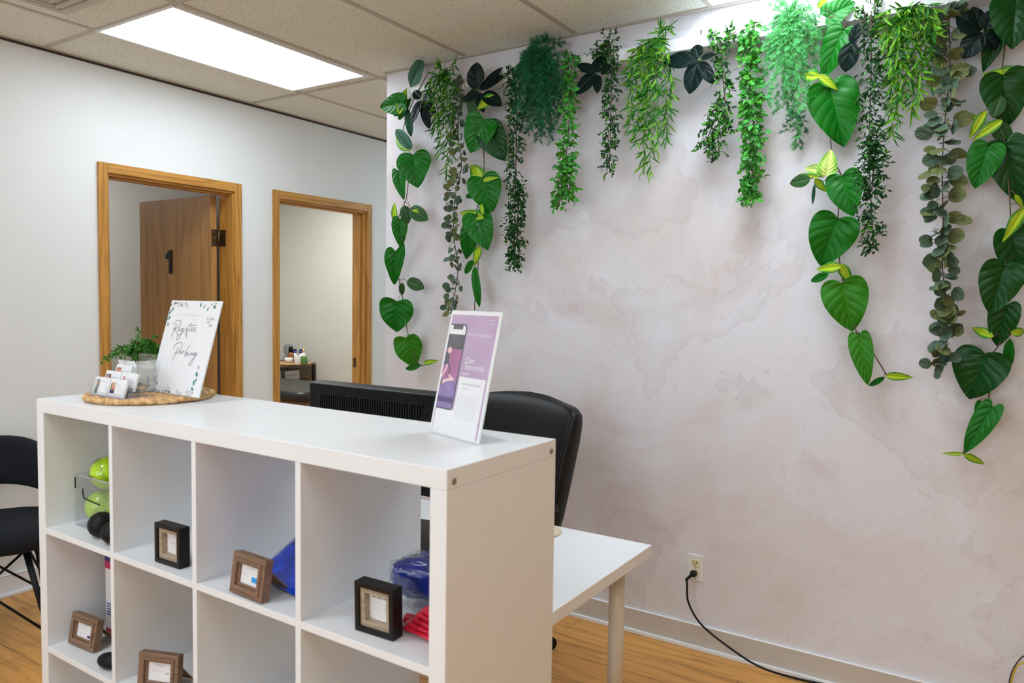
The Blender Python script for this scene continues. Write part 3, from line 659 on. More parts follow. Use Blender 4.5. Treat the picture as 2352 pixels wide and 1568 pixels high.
cord = [pl+Vector((0, -0.028, 0)), pl+Vector((-0.012, -0.045, -0.012)), pix(1578, 1345, y=-0.055), pix(1582, 1385, y=-0.055), pix(1612, 1435, y=-0.055), pix(1680, 1490, y=-0.058)]
e1 = pix(1748, 1532, y=-0.075); e1.z = max(e1.z, 0.012)
e2 = pix(1835, 1559, z=0.006); e3 = pix(1960, 1585, z=0.006); cord += [e1, e2, e3, pix(2150, 1640, z=0.006)]
t = thing('power_cord', 'black power cord plugged into the outlet and trailing along the baseboard', 'cord', pl)
m = MB(); m.tube(catmull(cord, 8), 0.0042, 10); m.build('cable', M['rubber'], t, world=True)
m = MB(); m.loft([[Vector((pl.x+q.x, y, pl.z+q.y)) for q in sup(0, 0, 0, 0.013*k, 0.012*k, 0.6, 18)] for y, k in ((-0.0085, 1), (-0.026, 1), (-0.034, 0.75), (-0.042, 0.4))])
m.tube([pl+Vector((0, -0.026, 0)), pl+Vector((-0.010, -0.042, -0.010)), pl+Vector((-0.019, -0.046, -0.022))], 0.0075, 10, r1=0.005); m.build('plug', M['rubber'], t, world=True)
def loopcable(name, label, mat, pts, r, off=0.0):
    P = [pix(*q, y=-0.045) for q in pts]; P = [Vector((p.x, p.y-0.004*i, max(p.z, r))) for i, p in enumerate(P)]
    o = thing(name, label, 'cable', P[0]); m = MB(); P = [Vector((q.x, q.y-off, q.z)) for q in P]; m.tube(catmull(P, 8), r, 8); m.build('cable', mat, o, world=True)
loopcable('coiled_cable', 'yellow cable looped by the wall in the bottom right corner', M['cable_yellow'], [(2318, 1600), (2324, 1560), (2334, 1530), (2352, 1519), (2375, 1525), (2390, 1560), (2385, 1605)], 0.0028)
loopcable('coiled_cable', 'dark purple cable looped just outside the yellow one in the corner', M['cable_dark'], [(2314, 1602), (2322, 1552), (2338, 1520), (2356, 1505), (2382, 1512), (2400, 1555), (2398, 1605)], 0.0024, -0.012)

# ------------------------------------------------------------------ massage room beyond the second doorway
p = pix(686, 903, z=0.66)
t = thing('massage_table', 'black padded massage table in the room beyond the second doorway', 'massage table', (p.x-0.92, p.y+0.37, 0), R(90))
m = MB(); m.loft([sup(0, 0, z, a, b, 0.16, 40) for z, a, b in ((0.575, 0.345, 0.91), (0.59, 0.36, 0.925), (0.635, 0.36, 0.925), (0.655, 0.348, 0.912), (0.66, 0.33, 0.89))]); m.build('padded_top', M['vinyl'], t)
m = MB(); m.box((-0.32, -0.88, 0.54), (0.32, 0.88, 0.578)); m.build('frame', M['cart_wood'], t, 0.004)
for sx in (-1, 1):
    for sy in (-1, 1):
        m = MB(); m.tube([(sx*0.28, sy*0.62, 0.545), (sx*0.29, sy*0.74, 0.0)], 0.022, 10); m.build('leg', M['cart_metal'], t)
m = MB(); m.tube([(-0.1, -0.80, 0.545), (0, -0.80, 0.44), (0.1, -0.80, 0.545)], 0.012, 8); m.build('end_brace', M['cart_metal'], t)
CZ = 0.748
a = pix(733, 832, z=CZ); xr = a.x; y1 = 2.58; y0 = 2.14; xl = xr-0.78
t = thing('side_table', 'dark two tier side table against the wall of the massage room', 'table', ((xl+xr)/2, (y0+y1)/2, 0))
hx, hy = (xr-xl)/2, (y1-y0)/2
m = MB(); m.box((-hx, -hy, CZ-0.022), (hx, hy, CZ)); m.build('tabletop', M['cart_wood'], t, 0.002)
m = MB(); m.box((-hx+0.02, -hy+0.02, 0.555), (hx-0.02, hy-0.02, 0.573)); m.build('lower_shelf', M['cart_wood'], t, 0.002)
for sx in (-1, 1):
    for sy in (-1, 1):
        m = MB(); m.box((sx*(hx-0.014)-0.014, sy*(hy-0.014)-0.014, 0), (sx*(hx-0.014)+0.014, sy*(hy-0.014)+0.014, CZ-0.022)); m.build('leg', M['cart_metal'], t)
# things on it
def seat_at(px, py, y, z): q = pix(px, py, y=y); return Vector((q.x, y, z))
def lathe_thing(name, label, cat, loc, profs, group=None):
    t = thing(name, label, cat, loc, 0, group)
    for pn, mat, prof in profs:
        m = MB(); m.lathe(prof, 20); m.build(pn, mat, t)
    return t
MZ = CZ+0.010
def braided_mat(name, label, loc, rad, thick, rings, seed, cat='mat'):
    t = thing(name, label, cat, loc); r_ = random.Random(seed); m = MB()
    for i in range(rings):
        rr = rad*(i+0.7)/rings; n = max(5, int(2*math.pi*rr/(rad/rings*0.72)))
        for j in range(n):
            a = 2*math.pi*(j+(i % 2)*0.5)/n; ang = a+math.pi/2+(0.55 if (j % 2) else -0.55)
            c = Vector((rr*math.cos(a)+r_.uniform(-1, 1)*0.001, rr*math.sin(a), thick*0.55+r_.uniform(0, 0.12)*thick))
            M_ = Matrix.Translation(c) @ Matrix.Rotation(ang, 4, 'Z') @ Matrix.Rotation(r_.uniform(-0.25, 0.25), 4, 'Y')
            m.sphere((0, 0, 0), 1, 8, 5, M_=M_ @ Matrix.Diagonal((rad/rings*0.85, rad/rings*0.36, thick*0.5, 1)))
    m.build('braid', M['straw'], t)
    b = MB(); b.lathe([(0.001, 0.0005), (rad*0.94, 0.0005), (rad*0.96, thick*0.4), (0.001, thick*0.45)], 40); b.build('underside', M['straw'], t)
    return t
c = seat_at(672, 829, 2.33, CZ); braided_mat('woven_mat', 'small woven straw mat on the dark side table', c, 0.19, 0.012, 7, 3)
Z = CZ+0.0115
def at(px, y): return seat_at(px, 826, y, Z)
lathe_thing('bowl', 'small white round bowl on the straw mat in the massage room', 'bowl', at(663, 2.27), [('body', M['ceramic'], [(0.02, 0), (0.038, 0.012), (0.046, 0.032), (0.044, 0.055), (0.040, 0.055), (0.036, 0.03), (0.001, 0.012)])])
lathe_thing('dropper_bottle', 'amber bottle with tall black cap behind the white bowl', 'bottle', at(668, 2.36), [('bottle', M['amber'], [(0.03, 0), (0.032, 0.004), (0.032, 0.085), (0.026, 0.10), (0.015, 0.108), (0.001, 0.108)]), ('cap', M['rubber'], [(0.024, 0.1085), (0.024, 0.15), (0.018, 0.162), (0.001, 0.165)])])
for q, y, l in ((677.5, 2.40, 'blue banded bottle between the amber bottle and the white canister'), (691, 2.41, 'blue banded bottle behind the green jar on the straw mat')):
    lathe_thing('bottle', l, 'bottle', at(q, y), [('bottle', M['ceramic'], [(0.017, 0), (0.019, 0.003), (0.019, 0.098), (0.001, 0.098)]), ('band', M['bottle_blue'], [(0.0195, 0.098), (0.0195, 0.123), (0.001, 0.123)]), ('cap', M['plastic_dark'], [(0.016, 0.1235), (0.016, 0.138), (0.001, 0.139)])], 'blue banded bottles')
lathe_thing('canister', 'plain white canister beside the green jar on the straw mat', 'canister', at(683.5, 2.27), [('body', M['ceramic'], [(0.030, 0), (0.031, 0.003), (0.031, 0.083), (0.028, 0.088), (0.001, 0.088)])])
lathe_thing('jar', 'green glass jar at the right of the white canister', 'jar', at(698.5, 2.26), [('glass', M['green_jar'], [(0.030, 0), (0.033, 0.004), (0.033, 0.075), (0.028, 0.086), (0.001, 0.086)])])
lathe_thing('pump_bottle', 'slim bottle with a gold cap behind the green jar', 'bottle', at(697.5, 2.37), [('bottle', M['ceramic'], [(0.018, 0), (0.018, 0.11), (0.001, 0.11)]), ('cap', M['gold'], [(0.012, 0.1105), (0.012, 0.135), (0.008, 0.138), (0.008, 0.152), (0.001, 0.153)])])
lathe_thing('drinking_glass', 'small clear glass at the right end of the straw mat', 'glass', at(708, 2.29), [('tumbler', M['acrylic'], [(0.018, 0), (0.024, 0.07), (0.022, 0.07), (0.016, 0.005), (0.001, 0.005)])])
q = at(662.5, 2.45); t = thing('rolled_towel', 'grey rolled towel standing upright behind the amber bottle', 'towel', q)
m = MB(); m.loft([sup(0, 0, z, a, a*0.8, 0.8, 20) for z, a in ((0, 0.05), (0.02, 0.054), (0.15, 0.052), (0.175, 0.04), (0.185, 0.02))]); m.build('roll', M['grey_item'], t)
q = at(652, 2.30); t = thing('flower_sprig', 'tiny sprig of dried flowers left of the white bowl', 'plant', q)
m = MB()
for k in range(5): m.tube([(0, 0, 0), (rnd.uniform(-.01, .01), 0, 0.05), (rnd.uniform(-.028, .02), rnd.uniform(-.01, .01), rnd.uniform(0.06, 0.10))], 0.0012, 5)
m.build('stem', M['stem'], t); m = MB()
for k in range(12): m.sphere((rnd.uniform(-.028, .02), rnd.uniform(-.01, .01), rnd.uniform(0.045, 0.10)), 0.006, 8, 5)
m.build('flower_heads', M['towel'], t)
for i, (l, zb) in enumerate((('folded white towel, lower of the pair under the side table', 0.574), ('folded white towel, upper of the pair under the side table', 0.6265))):
    t = thing('folded_towel', l, 'towel', ((xl+xr)/2+0.06, (y0+y1)/2-0.02, zb), 0, 'folded white towels')
    m = MB(); m.loft([sup(0, 0, z, 0.25-0.004*i, 0.12, 0.25, 28) for z in (0, 0.008, 0.042, 0.05)]); m.build('fold', M['towel'], t)
    m = MB(); m.box((0.02, -0.122, 0.0), (0.05, 0.122, 0.0515)); m.build('strap', M['rubber'], t)

# ------------------------------------------------------------------ things on the shelf top
ZT = SH
p_l, p_r, p_f = pix(172, 915, z=ZT), pix(499, 905, z=ZT), pix(330, 933, z=ZT)
MATC = Vector((0.70, -1.768, ZT)); MATR = 0.172
braided_mat('woven_placemat', 'round braided straw placemat on the left end of the white shelf top', MATC, MATR, 0.016, 9, 11, 'placemat')
ZM = ZT+0.0165
def panel(bl, br, tl, z):
    """frame of a leaning flat panel from its two bottom corners on a surface and its top left corner"""
    A, B = pix(*bl, z=z), pix(*br, z=z); X = (B-A).normalized(); w = (B-A).length
    Cc = pixplane(*tl, A, X); Y = (Cc-A); h = Y.length; Y.normalize(); Zn = X.cross(Y)
    m = Matrix((X, Y, Zn)).transposed().to_4x4(); m.translation = A
    return m, w, h
def locmap(mat, sc_, ox, oy):
    inv = mat.inverted(); n = mat.to_3x3() @ Vector((0, 0, 1)); p0 = mat.translation
    def f(x, y):
        q = inv @ pixplane(ox+x/sc_, oy+y/sc_, p0, n); return (q.x, q.y)
    return f
# --- the registration sign
mat, w, h = panel((341, 897), (456, 914), (395, 689), ZM+0.0015)
t = thing('tabletop_sign', 'white leaf bordered sign reading Register Parking on the straw placemat', 'sign', mat=mat)
inv3 = mat.to_3x3().inverted(); dn = inv3 @ Vector((0, 0, -1)); back = inv3 @ Vector((0, 1, 0))
m = MB(); m.box((0, 0, -0.004), (w, h, -0.0005)); m.build('acrylic_panel', M['sign_edge'], t, 0.001)
m = MB(); m.box((0.0015, 0.0015, -0.0006), (w-0.0015, h-0.0015, 0.0003)); m.build('printed_sheet', M['card'], t)
m = MB()    # slanted foot running back from the bottom edge
yb = back*0.075
m.add([(0, 0, -0.004), (w, 0, -0.004), (w, yb.y, yb.z-0.004), (0, yb.y, yb.z-0.004)]+[(x, y-0.0+dn.y*-0.003, z-dn.z*0.003) for x, y, z in ((0, 0, -0.004), (w, 0, -0.004), (w, yb.y, yb.z-0.004), (0, yb.y, yb.z-0.004))],
      [(0, 1, 2, 3), (7, 6, 5, 4), (0, 4, 5, 1), (1, 5, 6, 2), (2, 6, 7, 3), (3, 7, 4, 0)]); m.build('foot', M['acrylic'], t)
f = locmap(mat, 6.533, 370, 680)
REG = [[(190,440),(215,392),(258,362),(293,368),(300,402),(282,440),(240,474),(200,496),(188,488),(205,470)], [(238,418),(205,492),(175,562),(150,612)], [(205,495),(226,520),(240,560),(262,590),(290,566)],
 [(265,512),(284,494),(283,472),(270,482),(264,510),(276,530),(300,506)], [(333,480),(312,488),(305,514),(324,512),(337,480),(315,542),(290,602),(257,655),(238,648),(247,608),(290,572),(338,528)],
 [(338,528),(352,488),(343,522),(360,520)], [(365,515),(392,472),(386,522),(372,572),(362,590)], [(405,480),(398,524),(378,628)], [(463,398),(430,490),(421,522),(440,514)], [(410,435),(470,436),(532,436)],
 [(453,512),(480,490),(478,468),(465,482),(461,520),(482,522)], [(488,546),(506,478),(520,472),(515,520),(526,532)], [(357,452),(361,446)]]
PRK = [[(265,762),(236,832),(202,900),(165,970)], [(195,796),(205,742),(250,706),(306,698),(322,730),(302,790),(260,840),(216,860),(204,845)], [(302,830),(281,836),(275,860),(296,858),(306,832),(312,864)],
 [(325,872),(336,820),(350,830),(356,846)], [(438,725),(400,790),(350,912)], [(372,862),(400,846),(386,868),(386,892),(408,880)], [(416,850),(409,880),(426,884)], [(420,830),(423,824)],
 [(440,882),(456,846),(453,882),(476,850),(471,886),(486,880)], [(521,850),(501,856),(491,886),(511,880),(531,850),(505,922),(470,992),(430,1040),(419,1024),(440,980),(500,922),(548,858)]]
m = MB()
for st in REG+PRK:
    q = [f(x, y) for x, y in st]; m.stroke([(v.x, v.y) for v in catmull([(x, y, 0) for x, y in q], 5)], 0.0019, 0.0009)
m.build('script_lettering', M['ink_script'], t)
for grp in (((340, 385, 283), (395, 405, 283), (425, 520, 287), (540, 565, 291)), ((345, 365, 690),)):
    m = MB()
    for x0, x1, y in grp:
        a, b = f(x0, y), f(x1, y+1); m.stroke([a, b], 0.0022, 0.0008)
    m.build('faint_line', M['ink_faint'], t)
def sprig(mb, spots, mi):
    for x, y, ang, ln, wd in spots:
        cx, cy_ = f(x, y); c, s_ = math.cos(R(ang)), math.sin(R(ang)); pts = []
        for k in range(10):
            a = 2*math.pi*k/10; u, v = ln/2*math.cos(a), wd/2*math.sin(a)*(1-0.3*math.cos(a))
            pts.append((cx+u*c-v*s_, cy_+u*s_+v*c))
        mb.poly(pts, mi, z=0.0008+0.0001*(int(x) % 3))
BORD = [M['ink_teal'], M['print_grey'], M['ink_sage']]
r_ = random.Random(4)
def border(items):
    m = MB()
    for spots, mi in items: sprig(m, spots, mi)
    m.build('leaf_border', BORD, t)
border([([(212,105,60,.011,.006),(235,108,20,.009,.005),(160,128,50,.010,.005),(182,190,100,.013,.006),(150,225,100,.013,.006),(135,250,30,.010,.005),(130,315,120,.014,.007),(110,340,30,.010,.005),(108,420,110,.012,.006),(88,360,100,.010,.004)], 0),
        ([(270+r_.uniform(-20,60), 125+r_.uniform(-30,40), r_.uniform(20,120), .005, .002) for _ in range(16)], 1), ([(380,125,80,.012,.006),(405,150,100,.012,.006),(370,100,20,.009,.005)], 2)])
border([([(600,130,90,.014,.007),(808,165,-25,.015,.010),(705,195,75,.014,.005),(655,155,65,.014,.004),(765,125,20,.008,.004),(830,112,10,.008,.004)], 0), ([(745+r_.uniform(-50,50), 375+r_.uniform(-70,80), r_.uniform(20,120), .005, .0022) for _ in range(18)], 1)])
border([([(565,1068,100,.011,.005),(535,1165,105,.014,.008),(545,1190,70,.010,.006),(523,1262,65,.013,.006),(492,1300,110,.016,.007),(468,1390,140,.014,.008)], 0), ([(425+r_.uniform(-50,50), 1455+r_.uniform(-40,40), r_.uniform(100,160), .006, .002) for _ in range(14)], 1), ([(240,1420,100,.014,.006),(265,1455,70,.014,.006),(300,1470,120,.011,.005)], 2)])
border([([(95+r_.uniform(-35,40), 1400+r_.uniform(-40,45), r_.uniform(20,120), .005, .0024) for _ in range(18)]+[(x, y, a, .012, .0035) for x, y, a in ((30,1420,110),(-30,1425,60),(-60,1410,110),(-90,1400,60),(-120,1405,120),(-145,1395,70),(-60,1300,70),(-100,1250,70))]
        +[(-95+r_.uniform(-35,35), 1150+r_.uniform(-100,110), r_.uniform(20,120), .005, .002) for _ in range(14)], 1)])

# --- the lilac review sign
mat, w, h = panel((985, 990), (1099, 1021), (1038, 712), ZT+0.0015)
t = thing('tabletop_sign', 'lilac review sign with a phone picture near the right end of the shelf top', 'sign', mat=mat)
inv3 = mat.to_3x3().inverted(); dn = inv3 @ Vector((0, 0, -1)); back = inv3 @ Vector((0, 1, 0)); yb = back*0.075
m = MB(); m.box((0, 0, -0.0035), (w, h, -0.0005)); m.build('acrylic_panel', M['sign_edge'], t, 0.001)
m = MB(); m.add([(0, 0, -0.0035), (w, 0, -0.0035), (w, yb.y, yb.z-0.0035), (0, yb.y, yb.z-0.0035)]+[(x, y-dn.y*0.003, z-dn.z*0.003) for x, y, z in ((0, 0, -0.0035), (w, 0, -0.0035), (w, yb.y, yb.z-0.0035), (0, yb.y, yb.z-0.0035))],
      [(0, 1, 2, 3), (7, 6, 5, 4), (0, 4, 5, 1), (1, 5, 6, 2), (2, 6, 7, 3), (3, 7, 4, 0)]); m.build('foot', M['acrylic'], t)
m = MB(); m.box((0.002, 0.002, -0.0006), (w-0.002, h-0.002, 0.0003)); m.build('printed_sheet', M['card'], t)
L = lambda u, v: (w*u, h*v)          # u from the left, v from the bottom
pr = MB()
pr.rect(w*0.045, h*0.13, w*0.955, h*0.965, 0.0005, 0)                       # lilac ground
pr.rect(w*0.065, h*0.02, w*0.925, h*0.205, 0.00055, 1); pr.rect(w*0.045, h*0.02, w*0.06, h*0.13, 0.0005, 0); pr.rect(w*0.925, h*0.02, w*0.955, h*0.14, 0.0005, 0)
pr.rect(w*0.42, h*0.125, w*0.925, h*0.475, 0.0006, 1)
pr.build('poster_ground', [M['lilac'], M['card']], t)
ph = MB()
def rr(x0, y0, x1, y1, r, z, mi, left=False):
    pts = []
    for cx, cyy, a0 in ((x1-r, y1-r, 0), (x0+r, y1-r, 90), (x0+r, y0+r, 180), (x1-r, y0+r, 270)):
        if left and a0 in (90, 180): pts.append((x0, y1 if a0 == 90 else y0)); continue
        for k in range(6):
            a = R(a0+18*k); pts.append((cx+r*math.cos(a), cyy+r*math.sin(a)))
    ph.poly(pts, mi, z=z)
rr(w*0.052, h*0.20, w*0.395, h*0.89, w*0.06, 0.0007, 0, True)
rr(w*0.052, h*0.212, w*0.372, h*0.878, w*0.045, 0.0008, 1, True)
ph.rect(w*0.11, h*0.845, w*0.31, h*0.885, 0.0009, 0)
ph.rect(w*0.052, h*0.685, w*0.372, h*0.805, 0.0009, 2); ph.rect(w*0.052, h*0.44, w*0.372, h*0.685, 0.0009, 3); ph.rect(w*0.052, h*0.255, w*0.372, h*0.44, 0.0009, 4)
rr(w*0.052, h*0.212, w*0.372, h*0.30, w*0.045, 0.0009, 4, True)
# small kneeling figure printed on the phone screen
ph.ellipse(w*0.128, h*0.672, w*0.038, h*0.026, 0.0011, 5)
ph.poly([L(.052, .655), L(.115, .66), L(.15, .62), L(.135, .56), L(.052, .55)], 6, z=0.001)
ph.stroke([L(.13, .585), L(.19, .53), L(.215, .47)], w*0.022, 0.0011, 6); ph.stroke([L(.21, .48), L(.235, .455), L(.29, .448)], w*0.035, 0.0012, 5)
ph.stroke([L(.135, .555), L(.10, .50), L(.055, .45)], w*0.03, 0.0011, 5)
ph.poly([L(.085, .43), L(.29, .46), L(.33, .437), L(.20, .425), L(.085, .395)], 5, z=0.001)
ph.poly([L(.052, .435), L(.09, .435), L(.09, .385), L(.052, .39)], 6, z=0.001)
ph.build('phone_picture', [M['print_grey'], M['card'], M['print_grey'], M['print_magenta'], M['print_violet'], M['skin_pink'], M['print_grey']], t)
tx = MB()
put_text(tx, 'Write us a Google Review', w*0.435, h*0.80, 0.0008, w*0.058, 0, sx=0.72)
tx.build('headline', M['card'], t); tx = MB()
put_text(tx, 'Client', w*0.47, h*0.585, 0.0008, w*0.105, 0, sx=0.75); put_text(tx, 'Testimonials', w*0.47, h*0.535, 0.0008, w*0.105, 0, sx=0.72)
tx.build('subtitle', M['card'], t); tx = MB()
tx.rect(w*0.47, h*0.498, w*0.58, h*0.504, 0.0008, 0)
for k in range(3): tx.rect(w*(0.80+0.04*k), h*0.925, w*(0.825+0.04*k), h*0.931, 0.0008, 2)
tx.rect(w*0.80, h*0.90, w*0.915, h*0.904, 0.0008, 2)
tx.build('corner_marks', [M['card'], M['ink_faint'], M['ink_faint']], t); tx = MB()
r_ = random.Random(6)
tx.rect(w*0.50, h*0.415, w*0.86, h*0.43, 0.0008, 1); tx.rect(w*0.50, h*0.385, w*0.64, h*0.393, 0.0008, 1)
for k in range(10):
    a = 0.44+r_.uniform(0, 0.05); b = 0.90-r_.uniform(0, 0.06); y = 0.33-0.019*k; x = a
    while x < b:
        l = r_.uniform(0.03, 0.08); tx.rect(w*x, h*y, w*min(b, x+l), h*(y+0.0045), 0.0008, 1); x += l+0.014
tx.build('small_print', [M['card'], M['ink_faint'], M['ink_faint']], t)

# --- business card rack, its cards, the pot plant
q = pix(246, 911, z=ZM); BX, BY = q.x, q.y
byaw = -0.02
t = thing('card_rack', 'clear acrylic tiered rack for business cards on the straw placemat', 'card rack', (BX, BY, ZM), byaw)
cw, ch = 0.080, 0.051
m = MB()
for k in range(3):
    y0, z0 = 0.030*k, 0.0155*k
    m.box((-0.083, y0-0.004, z0), (0.083, y0+0.0225, z0+0.002))
    m.box((-0.083, y0-0.006, z0), (0.083, y0-0.004, z0+0.012))
m.box((-0.083, -0.004, 0), (0.083, 0.090, 0.0015))
for x in (-0.083, -0.001, 0.081): m.box((x, -0.005, 0.0015), (x+0.002, 0.09, 0.028))
m.build('tray', M['acrylic'], t)
m = MB(); m.box((-0.083, -0.0065, 0), (0.083, -0.0055, 0.0022)); m.box((0.083, -0.0065, 0), (0.084, 0.085, 0.0022)); m.build('bottom_edge', M['acrylic_edge'], t)
for k in range(3):
    m = MB(); m.add([(-0.083, 0.012+0.03*k, 0.0155*k), (0.083, 0.012+0.03*k, 0.0155*k), (0.083, 0.026+0.03*k, 0.0155*k+0.045), (-0.083, 0.026+0.03*k, 0.0155*k+0.045)], [(0, 1, 2, 3)])
    m.build('back_plate', M['acrylic'], t)
def card_stack(col, row, label, art, clearleft=False):
    x = -0.081+0.083*col; M_ = Matrix.Translation((BX, BY, ZM)) @ Matrix.Rotation(byaw, 4, 'Z') @ Matrix.Translation((x, -0.0015+0.030*row, 0.0022+0.0155*row)) @ Matrix.Rotation(R(90-17), 4, 'X')
    t = thing('business_cards', label, 'business cards', mat=M_, group='business card stacks')
    m = MB(); m.box((0, 0, -0.006), (cw, ch, 0)); m.build('cards', M['card'], t)
    a = MB(); art(a); a.build('print', [M['print_grey'], M['skin'], M['hair'], M['print_red'], M['print_navy'], M['print_tan'], M['ink_faint'], M['ink_grey'], M['green_jar'], M['ink_sage']], t)
def lines(a, x0, ys):
    for y, l in ys: a.rect(x0, y, x0+l, y+0.0013, 0.0004, 6); a.rect(x0-0.007, y-0.0006, x0-0.004, y+0.002, 0.0004, 7)
def art_a(a):   # grey portrait
    a.rect(0.003, 0.003, 0.030, 0.045, 0.0003, 9); a.ellipse(0.019, 0.032, 0.006, 0.011, 0.0005, 2); a.ellipse(0.0165, 0.032, 0.0042, 0.007, 0.0007, 1); a.poly([(0.010, 0.003), (0.026, 0.003), (0.022, 0.022), (0.014, 0.022)], 0, z=0.0006); lines(a, 0.046, [(0.040, 0.022), (0.036, 0.018)])
def art_b(a):
    a.rect(0.006, 0.010, 0.029, 0.041, 0.0003, 5); a.rect(0.006, 0.010, 0.029, 0.021, 0.0004, 4); a.ellipse(0.018, 0.031, 0.0045, 0.006, 0.0006, 1); a.rect(0.013, 0.018, 0.024, 0.027, 0.0005, 3); a.ellipse(0.009, 0.03, 0.003, 0.009, 0.0005, 8); lines(a, 0.041, [(0.034, 0.026), (0.027, 0.024), (0.020, 0.028), (0.010, 0.030)])
def art_c(a):
    a.rect(0.005, 0.020, 0.030, 0.041, 0.0003, 0); a.ellipse(0.021, 0.030, 0.008, 0.010, 0.0004, 2); a.ellipse(0.0165, 0.030, 0.006, 0.009, 0.0005, 1); lines(a, 0.043, [(0.032, 0.024), (0.025, 0.022)])
def art_d(a):
    a.poly([(0.008, 0.020), (0.022, 0.020), (0.020, 0.038), (0.016, 0.041), (0.012, 0.038)], 3, z=0.0003); a.ellipse(0.0155, 0.031, 0.004, 0.006, 0.0005, 1); lines(a, 0.041, [(0.033, 0.026), (0.025, 0.024)])
def art_e(a):
    a.rect(0.005, 0.026, 0.029, 0.042, 0.0003, 3)
    for k in range(4): a.ellipse(0.010+0.005*k, 0.034, 0.0022, 0.004, 0.0005, 1)
    lines(a, 0.045, [(0.033, 0.022)])
card_stack(0, 0, 'stack of cards with a grey portrait, front left of the clear rack', art_a)
card_stack(1, 0, 'stack of cards with a navy and red picture, front right of the rack', art_b)
card_stack(0, 1, 'stack of cards with a dark haired portrait, middle row left', art_c)
card_stack(1, 1, 'stack of cards with a small red portrait, middle row right', art_d)
card_stack(0, 2, 'stack of cards with a reddish group picture, back row of the rack', art_e)
# empty leaflet pocket behind the rack
q = pix(322, 900, z=ZM)
t = thing('leaflet_holder', 'empty clear leaflet holder standing between the pot plant and the white sign', 'holder', (BX-0.045, BY+0.092, ZM), -0.02)
m = MB(); hw_ = 0.045
m.box((-hw_, 0.0, 0), (hw_, 0.055, 0.002)); m.box((-hw_, 0.0, 0.002), (hw_, 0.002, 0.075)); m.box((-hw_, 0.053, 0.002), (hw_, 0.055, 0.11))
m.box((-hw_, 0.002, 0.002), (-hw_+0.002, 0.053, 0.08)); m.box((hw_-0.002, 0.002, 0.002), (hw_, 0.053, 0.08)); m.build('pocket', M['acrylic'], t)
m = MB(); m.tube(catmull([(hw_, -0.001, 0.012), (hw_+0.001, 0.02, 0.012), (hw_+0.001, 0.028, 0.03), (hw_+0.001, 0.03, 0.05)], 4), 0.0013, 6); m.build('edge', M['acrylic_edge'], t)

def small_leaf(mb, base, d, n, L_, W_, mi=0, fold=0.22, droop=0.15):
    d = d.normalized(); n = (n-d*n.dot(d)); n = n.normalized() if n.length > 1e-6 else d.orthogonal().normalized(); x = d.cross(n)
    def P(u, v, z): return base+d*(v*L_)+x*(u*W_)+n*(z*W_-droop*L_*v*v)
    vs = [P(0, 0, 0), P(-.42, .3, fold), P(.42, .3, fold), P(-.38, .68, fold*0.9), P(.38, .68, fold*0.9), P(0, 1, 0), P(0, .5, 0)]
    mb.add(vs, [(0, 6, 1), (0, 2, 6), (1, 6, 3), (2, 4, 6), (3, 6, 5), (4, 5, 6)], mi, None, True,
           [(0, 0), (1, .3), (1, .3), (1, .68), (1, .68), (0, 1), (0, .5)])
def rvec(r_): return Vector((r_.gauss(0, 1), r_.gauss(0, 1), r_.gauss(0, 1))).normalized()
# pot plant
q = pix(309, 897, z=ZM); PX, PY = q.x-0.03, q.y+0.045
PX, PY = 0.520, -1.690
t = thing('pot_plant', 'small leafy green plant in a white square pot behind the card rack', 'potted plant', (PX, PY, ZM))
m = MB(); m.loft([sup(0, 0, z, a, a, 0.3, 28) for z, a in ((0, 0.040), (0.004, 0.043), (0.082, 0.052), (0.082, 0.048), (0.072, 0.046))]); m.build('pot', M['ceramic'], t, 0.0)
m = MB(); m.lathe([(0.044, 0.07), (0.03, 0.076), (0.001, 0.078)], 18); m.build('soil', M['stem'], t)
st, fo = MB(), MB(); r_ = random.Random(21)
for k in range(64):
    a = r_.uniform(0, 2*math.pi); out = r_.uniform(0.02, 0.112); up = r_.uniform(0.02, 0.065)*(1.2-out*6)
    if k == 0: a, out, up = 3.3, 0.014, 0.070
    if k == 1: a, out, up = 0.2, 0.062, 0.055
    pts = catmull([(0.012*math.cos(a), 0.012*math.sin(a), 0.075), (out*0.55*math.cos(a), out*0.55*math.sin(a), 0.085+up), (out*math.cos(a), out*math.sin(a), 0.085+up*(0.8 if k > 1 else 1.3)-max(0, out-0.055)*0.6)], 6)
    st.tube(pts, 0.0009, 5)
    for i in range(2, len(pts)):
        for s_ in (-1, 1):
            tdir = (pts[i]-pts[i-1]).normalized(); side = tdir.cross(rvec(r_)).normalized()
            small_leaf(fo, pts[i], side*s_+tdir*0.5+Vector((0, 0, 0.2)), Vector((0, 0, 1))+rvec(r_)*0.6, r_.uniform(0.009, 0.014), r_.uniform(0.006, 0.008), 0 if r_.random() < 0.72 else 1)
st.build('stem', M['stem_green'], t); fo.build('foliage', [M['lf_pot'], M['lf_boxl']], t)

